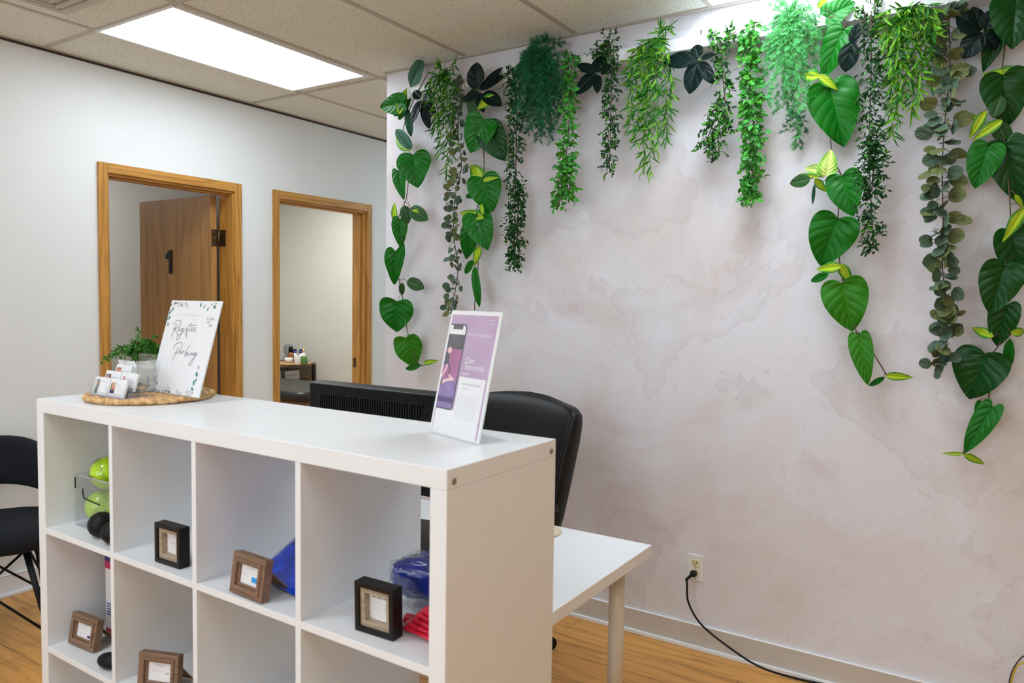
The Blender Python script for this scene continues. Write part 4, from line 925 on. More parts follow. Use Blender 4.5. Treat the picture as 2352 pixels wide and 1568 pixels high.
# ------------------------------------------------------------------ things inside the shelf
def picture_frame(label, bl, br, tl, z, kind, art, dz=0.0005):
    mat, w, h = panel(bl, br, tl, z+dz)
    t = thing('picture_frame', label, 'picture frame', mat=mat, group='small counter picture frames')
    dp = 0.022 if kind == 'brown' else 0.030
    mat.translation.z += max(0, -(mat.to_3x3() @ Vector((0, 0, -dp-0.001))).z)+0.0003; t.matrix_basis = mat
    fw = 0.019 if kind == 'brown' else 0.011
    inv3 = mat.to_3x3().inverted(); dn = inv3 @ Vector((0, 0, -1)); back = inv3 @ Vector((0, 1, 0))
    a, b = (w, h)
    m = MB()
    def ring(x0, y0, x1, y1, x2, z0, z1):      # frame ring with inner inset x2
        O = [(x0, y0), (x1, y0), (x1, y1), (x0, y1)]; I = [(x0+x2, y0+x2), (x1-x2, y0+x2), (x1-x2, y1-x2), (x0+x2, y1-x2)]
        vs = [(*p, z0) for p in O]+[(*p, z0) for p in I]+[(*p, z1) for p in O]+[(*p, z1) for p in I]; fs = []
        for i in range(4):
            j = (i+1) % 4
            fs += [(8+i, 8+j, 12+j, 12+i), (i, 4+i, 4+j, j), (i, j, 8+j, 8+i), (4+i, 12+i, 12+j, 4+j)]
        return vs, fs
    m.add(*ring(0, 0, a, b, fw, -dp, 0))
    if kind == 'brown': m.add(*ring(fw*0.55, fw*0.55, a-fw*0.55, b-fw*0.55, fw*0.45, -0.001, 0.0035)); m.add(*ring(fw*0.98, fw*0.98, a-fw*0.98, b-fw*0.98, fw*0.3, -dp*0.5, -0.004))
    m.build('frame', M['frame_brown' if kind == 'brown' else 'frame_black'], t, 0.0012)
    ix = fw*1.25 if kind == 'brown' else fw
    cz_ = -dp*0.42 if kind == 'brown' else -dp*0.72
    if kind != 'brown':
        k = MB(); k.add(*ring(fw, fw, a-fw, b-fw, 0.011, -dp*0.75, -0.006)); k.build('liner', M['frame_liner'], t)
        ix = fw+0.010
    k = MB(); k.box((ix-0.003, ix-0.003, cz_-0.002), (a-ix+0.003, b-ix+0.003, cz_)); k.build('card', M['card'], t)
    k = MB(); k.box((fw*0.6, fw*0.6, -dp-0.001), (a-fw*0.6, b-fw*0.6, cz_-0.002)); k.build('backing', M['kraft'], t)
    k = MB(); art(k, ix, ix, a-2*ix, b-2*ix, cz_+0.0004); k.build('print', [M['ink_grey'], M['ink_faint'], M['print_blue'], M['print_navy'], M['print_red'], M['print_tan'], M['ink']], t)
    if kind == 'brown':                          # easel leg down to the shelf
        yy = h*0.70; hp = Vector((0, yy, -dp-0.0015)); drop = (mat @ hp).z-z-0.0035
        ft = hp+dn*drop+back*0.055
        k = MB(); x0, x1 = a*0.38, a*0.86
        k.add([(x0, hp.y, hp.z), (x1, hp.y, hp.z), (x1+0.006, ft.y, ft.z), (x0-0.006, ft.y, ft.z), (x0, hp.y, hp.z-0.003), (x1, hp.y, hp.z-0.003), (x1+0.006, ft.y, ft.z-0.003), (x0-0.006, ft.y, ft.z-0.003)],
              [(0, 1, 2, 3), (7, 6, 5, 4), (0, 4, 5, 1), (1, 5, 6, 2), (2, 6, 7, 3), (3, 7, 4, 0)]); k.build('easel_leg', M['kraft'], t)
    return t
def words(k, x0, y, x1, hgt, z, mi, seed):
    r_ = random.Random(seed); x = x0
    while x < x1-0.0015:
        l = min(x1-x, r_.uniform(0.004, 0.011)); k.rect(x, y, x+l, y+hgt, z, mi); x += l+0.002
def art1(k, x, y, w, h, z):      # therapy price card
    words(k, x+w*.12, y+h*.86, x+w*.92, h*.035, z, 6, 1); words(k, x+w*.12, y+h*.77, x+w*.92, h*.035, z, 6, 2); words(k, x+w*.1, y+h*.60, x+w*.9, h*.016, z, 0, 3)
    for i in range(5): words(k, x+w*.16, y+h*(.50-.05*i), x+w*.52, h*.018, z, 1, 5+i); words(k, x+w*.66, y+h*(.49-.05*i), x+w*.88, h*.018, z, 1, 15+i)
    words(k, x+w*.2, y+h*.17, x+w*.78, h*.014, z, 1, 33)
def art2(k, x, y, w, h, z):
    words(k, x+w*.05, y+h*.88, x+w*.95, h*.05, z, 6, 7); words(k, x+w*.42, y+h*.78, x+w*.72, h*.035, z, 0, 8); words(k, x+w*.12, y+h*.70, x+w*.85, h*.018, z, 1, 9)
    words(k, x+w*.25, y+h*.47, x+w*.85, h*.03, z, 0, 10); words(k, x+w*.3, y+h*.40, x+w*.6, h*.02, z, 1, 11); words(k, x+w*.5, y+h*.33, x+w*.75, h*.03, z, 0, 12)
def art3(k, x, y, w, h, z):
    words(k, x+w*.40, y+h*.84, x+w*.62, h*.05, z, 1, 17); words(k, x+w*.08, y+h*.5, x+w*.42, h*.02, z, 1, 18); words(k, x+w*.1, y+h*.42, x+w*.36, h*.02, z, 1, 19)
    k.rect(x+w*.58, y+h*.20, x+w*.96, y+h*.47, z, 2)
def art4(k, x, y, w, h, z):
    words(k, x+w*.35, y+h*.82, x+w*.66, h*.045, z, 1, 20)
    for i in range(3): words(k, x+w*.06, y+h*(.62-.06*i), x+w*.7, h*.02, z, 1, 21+i); words(k, x+w*.06, y+h*(.35-.06*i), x+w*.6, h*.02, z, 1, 25+i)
    k.rect(x+w*.66, y+h*.10, x+w*.95, y+h*.27, z, 3); k.rect(x+w*.86, y+h*.38, x+w*.92, y+h*.62, z, 4)
def art5(k, x, y, w, h, z):
    words(k, x+w*.28, y+h*.86, x+w*.8, h*.04, z, 1, 30); words(k, x+w*.38, y+h*.78, x+w*.66, h*.035, z, 0, 31)
    for i in range(3): words(k, x+w*.14, y+h*(.60-.06*i), x+w*.6, h*.02, z, 1, 34+i)
    k.poly([(x+w*.72, y+h*.42), (x+w*.92, y+h*.40), (x+w*.90, y+h*.48), (x+w*.80, y+h*.50)], 5, z=z)
picture_frame('black deep picture frame in the top row beside the neon softballs cell', (355, 1289), (412, 1308), (354, 1199), zs1, 'black', art2)
picture_frame('brown picture frame with a blue print in front of the blue gel packs', (526, 1360), (599, 1389), (537, 1267), zs1, 'brown', art3)
picture_frame('black deep picture frame in front of the navy bands at the right end', (815, 1446), (903, 1474), (813, 1333), zs1, 'black', art1)
picture_frame('brown picture frame with small navy and red prints, lower left cell', (155, 1478), (213, 1502), (166, 1407), zs2, 'brown', art4)
picture_frame('brown picture frame cut by the photo bottom, in front of a cardboard box', (314, 1585), (405, 1598), (319, 1498), zs2, 'brown', art5)

# --- clear bin of softballs
def shelf_pt(u, v, z): return Matrix.Translation((SX, SY, 0)) @ Matrix.Rotation(SYAW, 4, 'Z') @ Vector((u, v, z))
b0 = pix(200, 1212, z=zs1+0.001)
bl_ = shelf_pt(0.078, 0.062, zs1+0.001)
t = thing('acrylic_bin', 'clear acrylic bin holding neon softballs in the top left cell', 'bin', bl_, SYAW)
bw, bd, bh = 0.22, 0.22, 0.150
m = MB(); e = 0.003
m.box((0, 0, 0), (bw, bd, e)); m.box((0, 0, e), (bw, e, bh)); m.box((0, bd-e, e), (bw, bd, bh)); m.box((0, e, e), (e, bd-e, bh)); m.box((bw-e, e, e), (bw, bd-e, bh)); m.build('box', M['acrylic'], t)
m = MB(); m.tube([(0, 0, bh), (bw, 0, bh)], 0.0022, 6); m.tube([(0, 0, bh), (0, bd, bh)], 0.0014, 6); m.build('rim', M['ink_grey'], t)
m = MB(); m.tube(catmull([(0.05, -0.001, bh-0.035), (0.052, -0.001, bh-0.055), (0.065, -0.001, bh-0.063), (0.14, -0.001, bh-0.068)], 5), 0.0018, 6); m.tube([(0.008, -0.001, bh-0.008), (0.009, -0.001, bh-0.04)], 0.0018, 6); m.build('handle_slot', M['rubber'], t)
def softball(label, loc, seed):
    t = thing('softball', label, 'ball', loc, 0, 'neon yellow softballs'); r = 0.047
    M_ = Euler((seed*1.3, seed*0.7, seed*2.1)).to_matrix().to_4x4()
    m = MB(); m.sphere((0, 0, 0), r, 26, 16); m.build('cover', M['neon'], t)
    m = MB()
    for k in range(40):
        a = 2*math.pi*k/40
        p = M_ @ Vector((math.cos(a)*0.92, math.sin(a)*0.92, 0.42*math.cos(2*a))).normalized(); p2 = M_ @ Vector((math.cos(a+.10)*0.92, math.sin(a+.10)*0.92, 0.42*math.cos(2*a)+0.22)).normalized(); p3 = M_ @ Vector((math.cos(a+.10)*0.92, math.sin(a+.10)*0.92, 0.42*math.cos(2*a)-0.22)).normalized()
        m.tube([p*r*1.002, p2*r*1.002], 0.0007, 4); m.tube([p*r*1.002, p3*r*1.002], 0.0007, 4)
    for k in range(6):
        for j in range(3):
            p = M_ @ Vector((0.55*(k-2.5)/2.5*0.6, 0.9, 0.9-0.16*j)).normalized(); q = M_ @ Vector((0.55*(k-2.5)/2.5*0.6+0.09, 0.9, 0.9-0.16*j+0.06)).normalized()
            m.tube([p*r*1.002, q*r*1.002], 0.0012, 4)
    m.build('stitching', M['neon_dark'], t)
    m = MB(); vs = []; 
    for i in range(11):
        a = math.pi*max(0.01, min(0.99, i/10)); rowp = []
        for j in range(16):
            p = Vector((math.sin(a)*math.cos(2*math.pi*j/16), math.sin(a)*math.sin(2*math.pi*j/16), -math.cos(a)))
            rowp.append(p*(r*1.03+0.003*noise.noise(p*4+Vector((seed, 0, 0)))+0.001))
        vs.append(rowp)
    m.loft(vs); m.build('plastic_wrap', M['film'], t)
O = bl_
c_ = lambda u, v, zz_: Matrix.Translation(O) @ Matrix.Rotation(SYAW, 4, 'Z') @ Vector((u, v, zz_))
softball('neon yellow softball at the bottom front of the clear bin', c_(0.053, 0.053, 0.0535), 1.0)
softball('neon yellow softball resting in the back of the clear bin', c_(0.070, 0.160, 0.0535), 2.3)
softball('neon yellow softball in the middle of the heap, right of the front one', c_(0.157, 0.055, 0.0535), 3.1)
softball('neon yellow softball on top of the heap above the bin rim', c_(0.075, 0.057, 0.1530), 4.4)
for lb, px, py, zz, r in (('black rubber massage ball in front of the clear bin', 233, 1221, zs1, 0.035), ('second black massage ball half hidden by the first divider', 259, 1232, zs1, 0.030)):
    q = pix(px, py, y=SY+0.047 if r > 0.031 else SY+0.036)
    t = thing('massage_ball', lb, 'ball', (q.x, q.y, zz+r+0.0005), 0, 'black massage balls')
    m = MB(); m.sphere((0, 0, 0), r, 24, 14); m.build('ball', M['rubber'], t)
q = pix(250, 1509, y=SY+0.03); t = thing('massage_ball', 'black egg shaped roller on the lower left shelf at the divider', 'ball', (q.x+0.006, q.y, zs2+0.0225), R(20))
m = MB(); m.sphere((0, 0, 0), 0.022, 22, 14, sq=(1.7, 1, 1)); m.build('ball', M['rubber'], t)
t = thing('carton', 'narrow navy red and white carton behind the first divider, lower left cell', 'box', pix(244, 1452, z=zs2+0.0005), SYAW)
m = MB(); m.box((0, 0, 0), (0.08, 0.09, 0.30)); m.build('box', M['carton'], t, 0.001)
m = MB()
for z0, z1, mi in ((0.0, 0.018, 0), (0.20, 0.222, 0), (0.222, 0.252, 1), (0.252, 0.275, 0), (0.275, 0.2995, 1)):
    m.box((-0.0008, -0.0008, z0), (0.0808, 0.0908, z1), mi)
for k in range(5): m.rect(0, 0, 0, 0, 0) if False else m.box((0.008, -0.0012, 0.06+0.008*k), (0.03, 0.0, 0.063+0.008*k), 1)
m.build('printed_bands', [M['carton_red'], M['carton_navy']], t)
t = thing('cardboard_box', 'open brown cardboard box behind the lowest brown picture frame', 'box', shelf_pt(0.60, 0.16, zs2+0.0005), SYAW)
m = MB(); bx, by, bz = 0.12, 0.12, 0.055
for a, b in (((0, 0, 0), (bx, by, 0.003)), ((0, 0, 0.003), (bx, 0.003, bz)), ((0, by-0.003, 0.003), (bx, by, bz)), ((0, 0.003, 0.003), (0.003, by-0.003, bz)), ((bx-0.003, 0.003, 0.003), (bx, by-0.003, bz))): m.box(a, b)
m.build('box', M['cardboard'], t)
m = MB(); m.add([(0, 0.001, bz), (0, by, bz), (-0.035, by, bz+0.014), (-0.035, 0.001, bz+0.014), (0, 0.001, bz-.002), (0, by, bz-.002), (-0.035, by, bz+0.012), (-0.035, 0.001, bz+0.012)], [(0, 1, 2, 3), (7, 6, 5, 4), (0, 3, 7, 4), (3, 2, 6, 7), (2, 1, 5, 6), (1, 0, 4, 5)]); m.build('flap', M['cardboard'], t)
def crumple(name, label, cat, loc, size, seed, mat, wrapm=None, rz=0, amp=0.16, freq=3.0, group=None, wrapk=1.05):
    t = thing(name, label, cat, loc, rz, group)
    def blob(k, am, fr, sd, flat=True):
        m = MB(); nu, nv = 36, 20; secs = []
        for i in range(nv+1):
            a = math.pi*max(0.02, min(0.98, i/nv)); row = []
            for j in range(nu):
                b = 2*math.pi*j/nu; e = 0.6
                c1 = math.copysign(abs(math.cos(b))**e, math.cos(b)); s1 = math.copysign(abs(math.sin(b))**e, math.sin(b)); sa = abs(math.sin(a))**0.6
                p = Vector((sa*c1, sa*s1, -math.copysign(abs(math.cos(a))**0.8, math.cos(a))))
                nn = noise.noise(p*fr+Vector((sd, sd*2, 0)))*am+abs(noise.noise(p*fr*2.2+Vector((0, sd, 3))))*am*0.7
                q = Vector((p.x*size[0]*(k+nn), p.y*size[1]*(k+nn), p.z*size[2]*(k+nn)))
                q.z = max(q.z, -size[2]*0.95*(1 if k <= 1 else 0.985)); row.append(q+Vector((0, 0, size[2]*0.95)))
            secs.append(row)
        m.loft(secs); return m
    blob(1.0, amp, freq, seed).build('contents', mat, t)
    if wrapm: blob(wrapk, amp*1.25, freq, seed+0.15).build('plastic_bag', wrapm, t)
    return t
# blue gel packs in a shiny bag, lying behind the brown frame
gx = shelf_pt(0.955, 0.165, zs1+0.001)
t = thing('gel_pack', 'shiny blue ribbed gel pack leaning behind the blue print picture frame', 'gel pack', gx, R(-10))
def gelpack(t, w_, d_, seed):
    m = MB(); nx, ny = 40, 16; rows = []
    for j in range(ny+1):
        row = []
        for i in range(nx+1):
            u, v = i/nx, j/ny; x = (u-0.5)*w_; y = (v-0.5)*d_
            edge = min(1, min(u, 1-u)*8)*min(1, min(v, 1-v)*5)
            th = (0.010+0.004*abs(math.sin(v*math.pi*5)))*edge+0.002*noise.noise(Vector((x*40, y*40, seed)))*edge
            row.append((x, y, th))
        rows.append(row)
    vs = [Vector((x, y, z+0.001)) for r in rows for x, y, z in r]+[Vector((x, y, -z*0.6)) for r in rows for x, y, z in r]
    fs = []; o2 = (nx+1)*(ny+1)
    for j in range(ny):
        for i in range(nx):
            a = j*(nx+1)+i; fs += [(a, a+1, a+nx+2, a+nx+1), (o2+a, o2+a+nx+1, o2+a+nx+2, o2+a+1)]
    M_ = Matrix.Translation((0, 0, 0.050)) @ Matrix.Rotation(R(30), 4, 'X')
    m.add(vs, fs, 0, M_, True); return m
gelpack(t, 0.23, 0.185, 2).build('pack', M['gel_blue'], t)
gx = shelf_pt(0.975, 0.225, zs1+0.001); t = thing('gel_pack', 'second blue gel pack behind the first one, mostly hidden by the divider', 'gel pack', gx, R(-6)); gelpack(t, 0.2, 0.185, 7).build('pack', M['gel_blue'], t)
t = crumple('bagged_bands', 'navy blue exercise bands in a clear bag behind the right black frame', 'exercise bands', shelf_pt(1.290, 0.215, zs1+0.030), (0.080, 0.055, 0.040), 3.0, M['band_blue'], M['film'], 0.2, 0.22, 2.4)
t = crumple('bagged_bands', 'second bag of navy bands at the right end of the top row', 'exercise bands', shelf_pt(1.395, 0.27, zs1+0.030), (0.048, 0.05, 0.045), 6.0, M['band_blue'], M['film'], 0, 0.2, 2.4)
t = crumple('bagged_bands', 'clear bag with pale bands lying under the navy bands', 'exercise bands', shelf_pt(1.345, 0.225, zs1+0.001), (0.090, 0.075, 0.014), 9.0, M['film'], None, 0, 0.15, 3)
t = thing('bagged_bands', 'red exercise band folded on the shelf right of the black frame', 'exercise bands', shelf_pt(1.378, 0.100, zs1+0.001), R(-8))
m = MB()
for k in range(5):
    z = 0.010+0.0105*k; x0 = -0.055+0.012*k; m.loft([[Vector((x, 0.0+0.028*math.cos(a)*(1-0.1*k), z+0.0065*math.sin(a)+0.002*noise.noise(Vector((x*60, k, a))))) for a in [2*math.pi*j/14 for j in range(14)]] for x in [x0+(0.045-x0)*i/10 for i in range(11)]])
m.build('band', M['band_red'], t)
m = MB(); m.tube(catmull([(-0.07, 0.004, 0.013), (-0.03, 0.006, 0.014), (0.04, 0.0, 0.013)], 5), 0.0125, 12); m.build('rolled_end', M['band_red'], t)

# ------------------------------------------------------------------ plant ledge and hanging plants on the mural wall
t = thing('plant_ledge', 'long narrow white ledge high on the mural wall under the hanging plants', 'ledge', (0.03, 0, 2.483))
m = MB(); m.box((0.19, -0.085, -0.024), (4.1, 0.0, 0.026)); m.build('board', M['trim_white'], t, 0.002)
o = MB(); q = pix(1609, 90, y=-0.03); o.tube([(q.x-0.03, -0.03, 0.02), (q.x-0.028, -0.03, 0.062)], 0.003, 6); o.build('peg', M['stem'], t)
HEART = [(0.0, 0.0, 0.0), (0.10, -0.08, 0.015), (0.22, -0.125, 0.05), (0.36, -0.10, 0.10), (0.46, 0.0, 0.17), (0.50, 0.14, 0.27), (0.485, 0.32, 0.42), (0.41, 0.53, 0.58), (0.28, 0.74, 0.75), (0.13, 0.91, 0.90), (0.0, 1.0, 1.0)]
OVAL = [(0, 0, 0), (0.2, .03, .04), (0.36, .14, .13), (0.46, .29, .28), (0.5, .46, .44), (0.45, .64, .62), (0.33, .81, .79), (0.15, .94, .93), (0, 1, 1)]
ROUND = [(0, 0, 0), (0.22, .02, .05), (0.40, .14, .15), (0.49, .33, .32), (0.5, .52, .5), (0.44, .72, .69), (0.31, .89, .86), (0.14, .98, .96), (0, 1, 1)]
LANCE = [(0, 0, 0), (0.22, .04, .05), (0.42, .17, .17), (0.5, .33, .33), (0.43, .52, .52), (0.29, .70, .70), (0.13, .87, .87), (0, 1, 1)]
def leaf_geo(mb, base, d, n, L_, W_, shape, mi=0, cup=0.25, droop=0.2, twist=0.0, cols=4, wave=0.0, puff=0.0):
    """a leaf blade: base point, direction to the tip, facing normal"""
    d = d.normalized(); n = n-d*n.dot(d); n = n.normalized() if n.length > 1e-6 else d.orthogonal().normalized(); x = d.cross(n)
    k = len(shape); vs, uvs, fs = [], [], []
    ph = rnd.uniform(0, 6.28)
    for side in (-1, 1):
        o = len(vs)
        for i, (px, py, my) in enumerate(shape):
            for c in range(cols+1):
                s_ = c/cols; u = px*s_; v = my+(py-my)*s_
                h = cup*W_*u*1.4*(1 if side > 0 else 0.85)-cup*0.9*W_*u*u*2-droop*L_*v*v*0.6+droop*L_*v*0.25
                h += puff*W_*0.05*math.cos((my*6.0)*2*math.pi*0.5)*math.sin(math.pi*s_)*min(1, px*4)
                h += wave*W_*0.10*math.sin(v*9+ph+side)*s_*s_
                h += twist*W_*u*side*v
                vs.append(base+d*(v*L_)+x*(side*u*W_)+n*h); uvs.append((s_ if px > 0 else 0, my))
        for i in range(k-1):
            for c in range(cols):
                a, b = o+i*(cols+1)+c, o+(i+1)*(cols+1)+c
                f = (a, b, b+1, a+1) if side < 0 else (a, a+1, b+1, b)
                fs.append(f)
    mb.add(vs, fs, mi, None, True, uvs)
KIND = {'G': ('lf_big', HEART, 0.30, 0.22, 1.0), 'K': ('lf_deep', HEART, 0.30, 0.22, 1.0), 'L': ('lf_fresh', HEART, 0.28, 0.2, 1.0), 'Y': ('lf_var', LANCE, 0.5, 0.35, 0.3), 'P': ('lf_pale', HEART, 0.4, 0.3, 0.3),
        'F': ('lf_net', OVAL, 0.25, 0.2, 0.2), 'T': ('lf_teal', OVAL, 0.35, 0.2, 0.2), 'D': ('lf_orchid', OVAL, 0.22, 0.3, 0.0), 'N': ('lf_big', OVAL, 0.4, 0.2, 0.6), 'M': ('lf_fresh', OVAL, 0.4, 0.2, 0.6)}
LBL = {'Y': 'yellow centred variegated leaf', 'F': 'dark leaf with pale net veins', 'T': 'dusky teal leaf', 'P': 'pale yellow green leaf'}
def wallpt(px, py, dist): return pix(px, py, y=-dist)
def big_garland(label, stem_px, leaves, seed, depth=0.075, name='leaf_garland'):
    r_ = random.Random(seed)
    P = [wallpt(x, y, depth+(0.03 if i == 0 else 0)+r_.uniform(-0.008, 0.008)) for i, (x, y) in enumerate(stem_px)]
    t = thing(name, label, 'hanging plant', P[0], group='big leaf garlands'); st = MB(); path = catmull(P, 6); st.tube(path, 0.0024, 6)
    for (bx, by), (tx_, ty), wpx, kd in leaves:
        mat, shape, cup, droop, puff = KIND[kd]
        dd = depth+r_.uniform(0.012, 0.055)
        base = wallpt(bx, by, dd); tip = wallpt(tx_, ty, max(0.015, dd+r_.uniform(-0.045, 0.012)))
        d = tip-base; Ln = d.length; sc_ = (base-CAM).dot(Fv)/FPX
        view = (CAM-base).normalized()
        n = Vector((0, -1, 0))*0.65+view*0.6+Vector((r_.uniform(-.22, .22), 0, r_.uniform(-.05, .30)))
        nn = n-d.normalized()*n.dot(d.normalized()); cosv = max(0.6, abs(nn.normalized().dot(view)))
        W_ = wpx*sc_/(0.95*math.sqrt(cosv))
        m = MB(); leaf_geo(m, base, d, n, Ln, W_, shape, 0, cup, droop, r_.uniform(-.2, .2), 4 if wpx > 30 else 3, 0.5, puff)
        o = m.build('leaf', M[mat], t, world=True)
        md = o.modifiers.new('smooth', 'SUBSURF'); md.levels = 1; md.render_levels = 1
        if kd in LBL: o['label'] = LBL[kd]
        j = min(range(len(path)), key=lambda q: (path[q]-base).length); a = path[max(0, j-1)]
        if (a-base).length < 0.25: st.tube(catmull([a, (a+base)/2+Vector((0, -0.006, 0.006)), base+d*0.04], 4), 0.0013, 5)
    st.build('stem', M['stem'], t, world=True)
    return t
big_garland('leftmost big leaf garland hanging at the outer edge of the mural wall', [(985, 165), (950, 230), (926, 300), (940, 350), (934, 450), (915, 505), (926, 560), (914, 620), (926, 690), (938, 770), (962, 836), (985, 832)],
 [((973,140),(938,200),34,'T'), ((928,236),(870,247),42,'G'), ((917,262),(932,198),26,'Y'), ((914,266),(944,224),24,'G'), ((936,250),(943,314),18,'T'), ((946,342),(906,294),24,'T'), ((943,345),(903,308),26,'Y'), ((950,356),(957,430),76,'G'),
  ((914,392),(926,458),30,'G'), ((908,508),(904,462),16,'Y'), ((942,478),(982,505),30,'F'), ((946,483),(980,487),9,'Y'), ((928,472),(937,513),26,'F'), ((918,503),(920,569),36,'G'), ((925,552),(921,607),16,'N'), ((907,577),(904,655),44,'G'), ((916,615),(928,560),14,'N'),
  ((936,644),(974,662),26,'F'), ((925,650),(921,678),14,'F'), ((913,692),(908,764),78,'G'), ((934,776),(951,845),64,'L'), ((966,838),(930,848),13,'N'), ((972,833),(1009,828),12,'Y')], 1)
big_garland('second big leaf garland from the left, behind the eucalyptus strand', [(1105, 165), (1098, 230), (1105, 290), (1112, 380), (1100, 460), (1085, 530), (1098, 600), (1092, 660), (1090, 712)],
 [((1090,200),(1084,279),30,'F'), ((1138,220),(1092,252),26,'Y'), ((1086,242),(1062,228),12,'Y'), ((1112,274),(1078,352),74,'G'), ((1120,292),(1158,369),64,'K'), ((1112,424),(1078,372),32,'Y'), ((1110,414),(1144,407),14,'Y'), ((1108,408),(1130,487),78,'G'),
  ((1092,492),(1120,574),66,'G'), ((1112,500),(1050,486),24,'Y'), ((1110,492),(1103,460),12,'Y'), ((1082,522),(1070,597),42,'G'), ((1102,566),(1088,612),20,'Y'), ((1087,598),(1067,629),16,'N'), ((1091,612),(1099,706),20,'N'), ((1070,452),(1114,440),16,'N')], 2)
big_garland('big leaf garland in the right half, left of the darkest fine vine', [(1945, 50), (1925, 110), (1885, 175), (1905, 250), (1908, 330), (1916, 370), (1932, 410), (1925, 500), (1930, 612), (1955, 700), (1968, 765), (1995, 795), (2036, 860)],
 [((1898,40),(1966,2),56,'G'), ((1878,18),(1906,-12),18,'Y'), ((1938,68),(1888,180),64,'G'), ((1882,176),(1829,172),28,'Y'), ((1880,173),(1926,206),24,'Y'), ((1906,198),(1940,336),108,'G'), ((1898,392),(1846,386),26,'P'), ((1898,402),(1908,342),42,'P'), ((1862,411),(1813,421),28,'F'),
  ((1880,408),(1832,398),11,'Y'), ((1872,411),(1899,442),18,'Y'), ((1871,424),(1866,470),8,'T'), ((1935,404),(1958,496),78,'G'), ((1925,502),(1883,612),104,'G'), ((1932,612),(1871,618),26,'Y'), ((1930,606),(1957,654),26,'Y'), ((1903,629),(1861,646),18,'N'), ((1935,650),(1958,762),98,'L'),
  ((1973,772),(1993,885),50,'L'), ((1976,766),(1990,795),16,'L'), ((2034,862),(2100,867),20,'Y'), ((2032,866),(1994,887),12,'N')], 3)
big_garland('rightmost big leaf garland running down along the right photo edge', [(2330, -10), (2315, 60), (2300, 170), (2290, 270), (2305, 330), (2318, 440), (2320, 520), (2310, 610), (2308, 700), (2300, 780), (2270, 830), (2272, 905), (2262, 932), (2240, 985), (2213, 1043)],
 [((2335,-5),(2325,112),100,'K'), ((2312,15),(2258,165),58,'K'), ((2356,165),(2253,168),26,'Y'), ((2303,172),(2318,291),96,'K'), ((2300,222),(2280,270),34,'F'), ((2264,254),(2224,321),24,'Y'), ((2302,276),(2233,322),26,'Y'), ((2250,278),(2204,249),10,'Y'), ((2288,282),(2318,330),38,'F'),
  ((2272,335),(2238,433),72,'G'), ((2308,330),(2352,474),88,'K'), ((2332,446),(2352,482),14,'Y'), ((2352,478),(2303,556),30,'Y'), ((2325,532),(2352,655),84,'K'), ((2308,610),(2274,722),88,'K'), ((2312,700),(2288,798),62,'K'), ((2282,774),(2227,749),22,'Y'), ((2322,766),(2358,757),20,'Y'),
  ((2320,778),(2314,852),22,'N'), ((2262,812),(2226,918),112,'K'), ((2280,934),(2212,1043),50,'G'), ((2250,917),(2248,968),18,'N'), ((2212,1042),(2160,1041),9,'Y'), ((2213,1043),(2267,1068),16,'Y')], 4)
def rosette(label, leaves, depth=0.12):
    P = wallpt(*leaves[0][0], depth); t = thing('orchid_leaf_cluster', label, 'artificial leaves', P, group='dark orchid leaf clusters')
    for i, (b, tp, wpx) in enumerate(leaves):
        base = wallpt(*b, depth); tip = wallpt(*tp, depth+0.02-0.03*(i % 2)); d = tip-base; sc_ = (base-CAM).dot(Fv)/FPX
        m = MB(); leaf_geo(m, base, d, Vector((0.1*(i-1), -1, 0.35)), d.length, wpx*sc_*1.05, OVAL, 0, 0.22, 0.25, 0, 4, 0, 0)
        o = m.build('leaf', M['lf_orchid'], t, world=True); o.modifiers.new('smooth', 'SUBSURF').render_levels = 1
    m = MB(); a = wallpt(*leaves[0][0], depth); m.tube([Vector((a.x, -0.08, a.z+0.01)), a], 0.004, 6); m.build('stem', M['stem_green'], t, world=True)
rosette('dark orchid leaf cluster at the far left between two garlands', [((966,232),(944,282),30), ((972,232),(984,296),26), ((972,228),(990,208),20), ((966,226),(948,208),22), ((974,235),(1000,258),20)])
rosette('dark orchid leaf cluster with a big upright leaf, left of the bluish fern', [((1095,205),(1092,142),56), ((1102,205),(1156,172),30), ((1095,210),(1066,232),24), ((1106,206),(1152,152),22), ((1110,214),(1150,240),34), ((1100,212),(1110,258),24)])
rosette('dark orchid leaf cluster on the ledge between bluish fern and fine vine', [((1368,165),(1325,147),24), ((1374,166),(1380,126),40), ((1370,169),(1321,214),40), ((1374,172),(1371,214),22), ((1380,166),(1402,150),26)])
rosette('dark orchid leaf cluster alone on the bare part of the ledge', [((1604,137),(1522,140),44), ((1605,131),(1596,102),30), ((1604,140),(1582,214),46), ((1608,142),(1638,191),30), ((1611,134),(1642,124),18)])
rosette('slim dark orchid leaf pair right of the pale feathery fern', [((1958,102),(1970,52),27), ((1958,97),(1940,165),46)])
rosette('dark orchid leaf cluster at the top right beside the eucalyptus', [((2258,66),(2198,34),58), ((2256,74),(2210,134),54), ((2264,68),(2284,20),42), ((2262,78),(2290,112),40), ((2252,70),(2236,14),36)])

